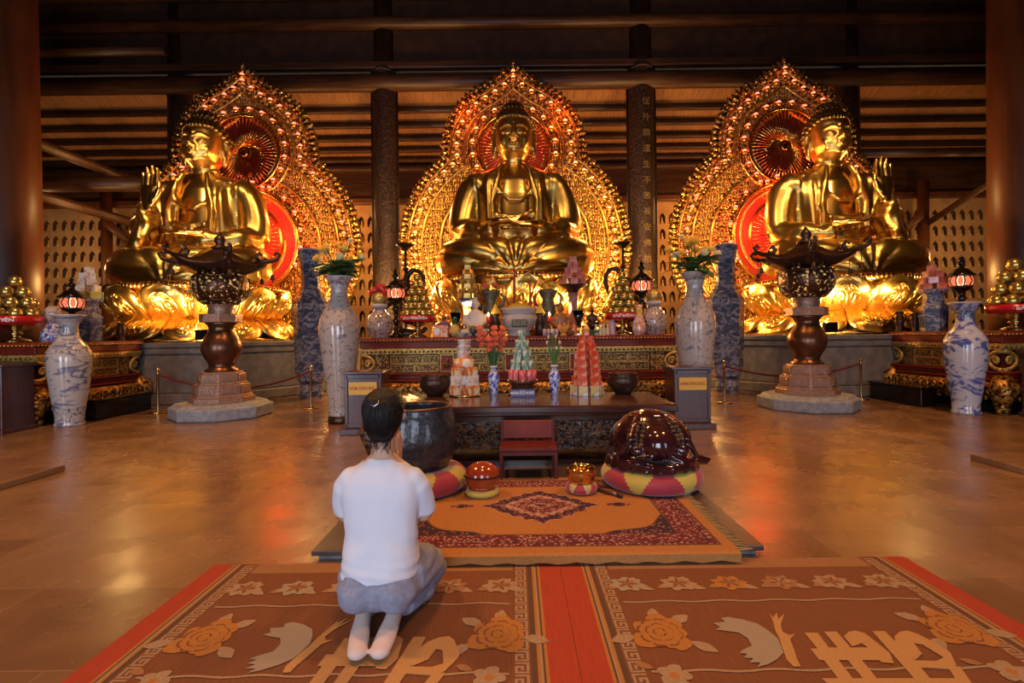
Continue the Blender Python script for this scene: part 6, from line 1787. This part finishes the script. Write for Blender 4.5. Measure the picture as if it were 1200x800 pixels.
darkjar(1054, 9.15, .36, 'small dark handled vase at the inner end of the right side altar')
darkjar(1072, 8.95, .32, 'small dark handled vase between the end vase and the right pedestal')

# ------------------------------------------------------------------ things on the low table
def small_vase(px, Y, label):
    return vase('table_vase', (X(px, Y), Y, TZ0), [(.04, 0), (.042, .01), (.038, .03), (.052, .10), (.064, .17), (.06, .21), (.036, .255), (.03, .275), (.042, .30)], 'porc_small', label, (), cat='vase', n=28)
small_vase(578, 5.48, 'small blue and white vase of orange flowers on the low table')
small_vase(649, 5.48, 'small blue and white vase of bare green stems on the low table')
random.seed(4)
t = thing('orange_flowers', 'orange-red gladiolus stems in the left small vase', 'flowers', (X(578, 5.48), 5.48, TZ0+.19))
b = MB(); b2 = MB(); pts = []
for k in range(9):
    a = k*.7; e = Vector((.13*math.cos(a)*(.5+.5*(k % 3)/2), .06*math.sin(a), .36+.06*(k % 3)))
    b.tube(bez((.01*math.cos(a), .01*math.sin(a), 0), (e.x*.35, e.y*.35, .18), e), .008, 6); pts.append(e)
for k in range(8): leaf(b2, (0, 0, .06), (random.uniform(-.35, .35), random.uniform(-.3, .3), 1), .28, .018, 0, .02)
b.build('stems', M['stem'], t); b2.build('leaves', M['leaf'], t)
for e in pts:
    for q in range(3):
        b = MB(); blossom(b, (0, 0, 0), (e.x*3+random.uniform(-.4, .4), -.5, .7), .045, 0, 5, .7); b.build('blossom', M['petal_orange'], t, (e.x+random.uniform(-.02, .02), e.y-.01, e.z-.055*q+.02))
t = thing('stem_bunch', 'tall green stems with faded tips in the right small vase', 'flowers', (X(649, 5.48), 5.48, TZ0+.19))
b = MB(); b2 = MB()
for k in range(10):
    a = k*.63; e = (.075*math.cos(a), .05*math.sin(a), .30+.06*(k % 4)); b.tube(bez((0, 0, 0), (.01*math.cos(a), .01, .16), e), .007, 6)
    b2.ell(e, (.012, .012, .022), 6, 5)
b.build('stems', M['stem'], t); b2.build('tips', M['petal_cream'], t)
def bowl(px, Y, label):
    t = thing('dark_bowl', label, 'bowl', (X(px, Y), Y, TZ0))
    b = MB(); b.lathe([(0, 0), (.085, 0), (.09, .012), (.12, .04), (.155, .09), (.168, .14), (.16, .18), (.145, .205), (.15, .215), (.135, .215), (.13, .2), (.15, .14), (.1, .04), (0, .03)], 40); b.build('body', M['bronze_dark'], t)
    b = MB(); b.torus((0, 0, .212), .143, .008, 40, 6); b.build('rim', M['bronze_dark'], t)
bowl(509, 5.45, 'dark metal bowl on the low table, left of the food boxes')
bowl(729, 5.45, 'dark metal bowl on the low table, right of the red box pyramid')
b = MB(); b.lathe([(0, 0), (.034, 0), (.036, .004), (.036, .098), (.032, .104), (0, .104)], 18)
CAN = {'can_red': b.mesh('can'), 'can_green': b.mesh('can')}
CX, CY = X(611.5, 5.42), 5.42
t = thing('can_stand', 'round dark stand with a blue sign under the can pyramid', 'stand', (CX, CY, TZ0))
b = MB(); b.lathe([(0, 0), (.15, 0), (.15, .02), (.12, .04), (.11, .09), (.13, .12), (.165, .14), (.165, .165), (0, .165)], 36); b.build('foot', M['mahog'], t)
b = MB(); b.box((0, -.17, .040), (.255, .012, .075)); b.box((0, -.165, .004), (.255, .05, .008)); o = b.build('sign', M['sign_blue'], t, bev=.002); o['label'] = 'blue sign with white words'
text('lettering', 'KHÔNG ĐỂ LỄ ƠN PHÚC', .04, M['ink_white'], o, (0, -.1765, .040), ext=.0006, width=.235, bold=.0012)
zz = TZ0+.166
for n, rr, mt, lab in ((9, .115, 'can_red', 'red'), (7, .090, 'can_green', 'green'), (5, .064, 'can_green', 'green'), (3, .042, 'can_green', 'green'), (1, 0, 'can_green', 'green')):
    for k in range(n):
        a = 2*PI*k/n-PI/2+(n % 3)*.3
        o = obj('drink_can', CAN[mt], M[mt], None, (CX+rr*math.cos(a), CY+rr*math.sin(a), zz), a+PI/2)
        tag(o, 'red drink can in the bottom ring of the can pyramid' if lab == 'red' else 'green and white drink can in the upper rings of the pyramid', 'can', lab+' cans in the pyramid')
    zz += .105
# stack of food cups and boxes, left
SX, SY = X(544, 5.42), 5.42
b = MB(); b.lathe([(0, 0), (.165, 0), (.17, .012), (0, .014)], 36); single('round_tray', b, M['brass_dull'], 'round tray under the stack of food boxes left', 'tray', (SX, SY, TZ0))
def cartons(x, y, z, rows, mat, name, label, group, cat='food box'):
    for n, rr, sz, mt in rows:
        b = MB(); wedge(b, sz, .5); me = b.mesh(name)
        for k in range(n):
            a = 2*PI*k/n-PI/2+PI/n
            o = obj(name, me, M[mt], None, (x+rr*math.cos(a), y+rr*math.sin(a), z), a+PI/2, bev=.004)
            tag(o, label, cat, group)
        z += sz[2]+.001
    return z
z = cartons(SX, SY, TZ0+.015, [(4, .085, (.135, .135, .10), 'pack_mix'), (4, .078, (.13, .13, .10), 'pack_white'), (4, .074, (.12, .12, .085), 'pack_mix')], None, 'food_box', 'printed food box in the stack beside the left dark bowl', 'printed food boxes, left stack')
b = MB(); b.lathe([(0, 0), (.105, 0), (.108, .01), (.108, .085), (.10, .09), (0, .09)], 32); single('round_tin', b, M['pack_mix'], 'wide printed tin near the top of the left food stack', 'tin', (SX-.01, SY, z))
z += .091
for k in range(3):
    b = MB(); b.lathe([(0, 0), (.058, 0), (.074, .060), (.077, .064), (.070, .066), (0, .064)], 28)
    single('food_cup', b, M['pack_white'], ('lowest white food cup on the wide printed tin', 'middle white food cup of the left food stack', 'topmost white food cup of the left food stack')[k], 'cup', (SX-.012+.006*k, SY, z+.0665*k))
# red box pyramid, right
QX, QY = X(687, 5.42), 5.42
z = cartons(QX, QY, TZ0, [(9, .145, (.10, .06, .10), 'pack_yel')], None, 'snack_box', 'yellow printed snack box in the ring under the red pyramid', 'snack boxes, bottom ring', 'snack box')
z = cartons(QX, QY, z, [(7, .115, (.105, .075, .095), 'pack_red'), (6, .10, (.105, .075, .09), 'pack_red'), (6, .098, (.10, .07, .085), 'pack_red'), (5, .085, (.095, .07, .085), 'pack_red'), (4, .062, (.085, .065, .08), 'pack_red'), (3, .045, (.07, .06, .075), 'pack_red'), (1, 0, (.085, .085, .055), 'pack_red')], None, 'sweet_box', 'red printed box in the pyramid beside the right dark bowl', 'red boxes in the pyramid', 'sweet box')
b = MB(); b.lathe([(0, 0), (.042, 0), (.03, .03), (.012, .065), (0, .075)], 20); single('orange_cone', b, M['coral'], 'orange cone on top of the red box pyramid', 'cone', (QX, QY, z))

# ------------------------------------------------------------------ light
DAY = (.72, .82, 1.0)
for (c, w), pw in zip(DOORS, (260, 260, 120)):
    area('doorway_daylight', (c, YF-.32, DH/2), (PI/2, 0, 0), w, DAY, pw, DH)
WARM, AMB = (1.0, .60, .22), (1.0, .50, .14)
# hall lamps under the roof
for x, y, pw in ((-5.0, 4.2, 400), (5.0, 4.2, 400), (0, 5.2, 200), (0, 1.0, 190)):
    spot('hall_lamp', (x, y, 9.2), (x, y, 0), (1.0, .46, .16), pw*4.2, 88, .6, .35)
# floodlights at the foot of the statues and behind the halos
for x in (-XS, 0, XS):
    s_ = 0 if x == 0 else (1 if x < 0 else -1)
    k = .8 if x == 0 else 1
    spot('statue_flood', (x+s_*1.0-.9, 9.0, 1.6), (x, 11.3, 2.9), WARM, 400*k, 95)
    spot('statue_flood', (x+s_*1.0+.9, 9.0, 1.6), (x, 11.3, 2.9), WARM, 400*k, 95)
    for q in (-1, 1): spot('statue_spot', (x*.62+q*2.0, 4.6, 8.6), (x, 11.0, 3.6), (1, .68, .34), 1500 if x else 500, 24, .6, .3)
    for q in (-1, 1):
        point('halo_glow', (x+q*2.55, 12.4, 2.3), (1, .52, .15), 210 if x else 420, .15); point('halo_glow', (x+q*2.2, 12.1, 4.3), (1, .56, .17), 70 if x else 110, .15)
        point('wall_glow', (x+q*2.2, 15.6, 3.2), AMB, 60, .2)
    for q in (-1.5, 1.5): point('wall_glow', (x+q, 15.6, 5.0), (1.0, .42, .12), 110, .3)
    if x: point('red_halo_light', (x-.9*s_*-1, 12.75, 3.9), (1, .05, .02), 70, .2); point('red_halo_light', (x+.2*s_, 12.9, 4.9), (1, .05, .02), 12, .2)
for x in (-14, 14): point('wall_glow', (x, 14.6, 3.6), (1, .58, .24), 110, .3)
w = bpy.data.worlds.new('world'); sc.world = w; w.use_nodes = True
w.node_tree.nodes['Background'].inputs[0].default_value = (.7, .8, 1, 1); w.node_tree.nodes['Background'].inputs[1].default_value = .25
sc.view_settings.view_transform = 'Standard'; sc.view_settings.look = 'None'; sc.view_settings.gamma = 1
sc.view_settings.use_curve_mapping = False; sc.view_settings.exposure = 0
c = sc.cycles
c.use_denoising = True; c.max_bounces = 8; c.diffuse_bounces = 3; c.glossy_bounces = 4; c.transmission_bounces = 6
c.sample_clamp_indirect = 6; c.caustics_reflective = False; c.caustics_refractive = False; c.use_adaptive_sampling = True

for q in (-1.3, 1.3): point('red_halo_light', (q, 12.85, 6.9), (1, .13, .03), 22, .2)
# floodlight fixtures on the platform edge
for x, lab in ((-5.75, 'small black floodlight on the stone platform behind the left lantern'), (5.75, 'small black floodlight on the stone platform behind the right lantern'), (1.35, 'small black floodlight behind the crowded altar, right of the burner')):
    y, z = (9.42, 1.131) if abs(x) > 2 else (9.62, 1.131)
    t = thing('floodlight', lab, 'floodlight', (x, y, z))
    b = MB(); b.box((0, -.03, .14), (.24, .10, .18), M=None); b.build('housing', M['black_metal'], t, bev=.01)
    b = MB(); b.box((0, .022, .14), (.20, .006, .14)); b.build('lens', M['flood_lens'], t)
    b = MB(); b.tube([(-.13, 0, .14), (-.13, 0, .01), (.13, 0, .01), (.13, 0, .14)], .010, 6); b.build('bracket', M['black_metal'], t)
    spot('flood_beam', (x, y+.10, z+.16), (x*1.08 if abs(x) > 2 else .2, y+1.2, z+.75), (1.0, .62, .22), 750 if abs(x) > 2 else 380, 130, .5, .06)
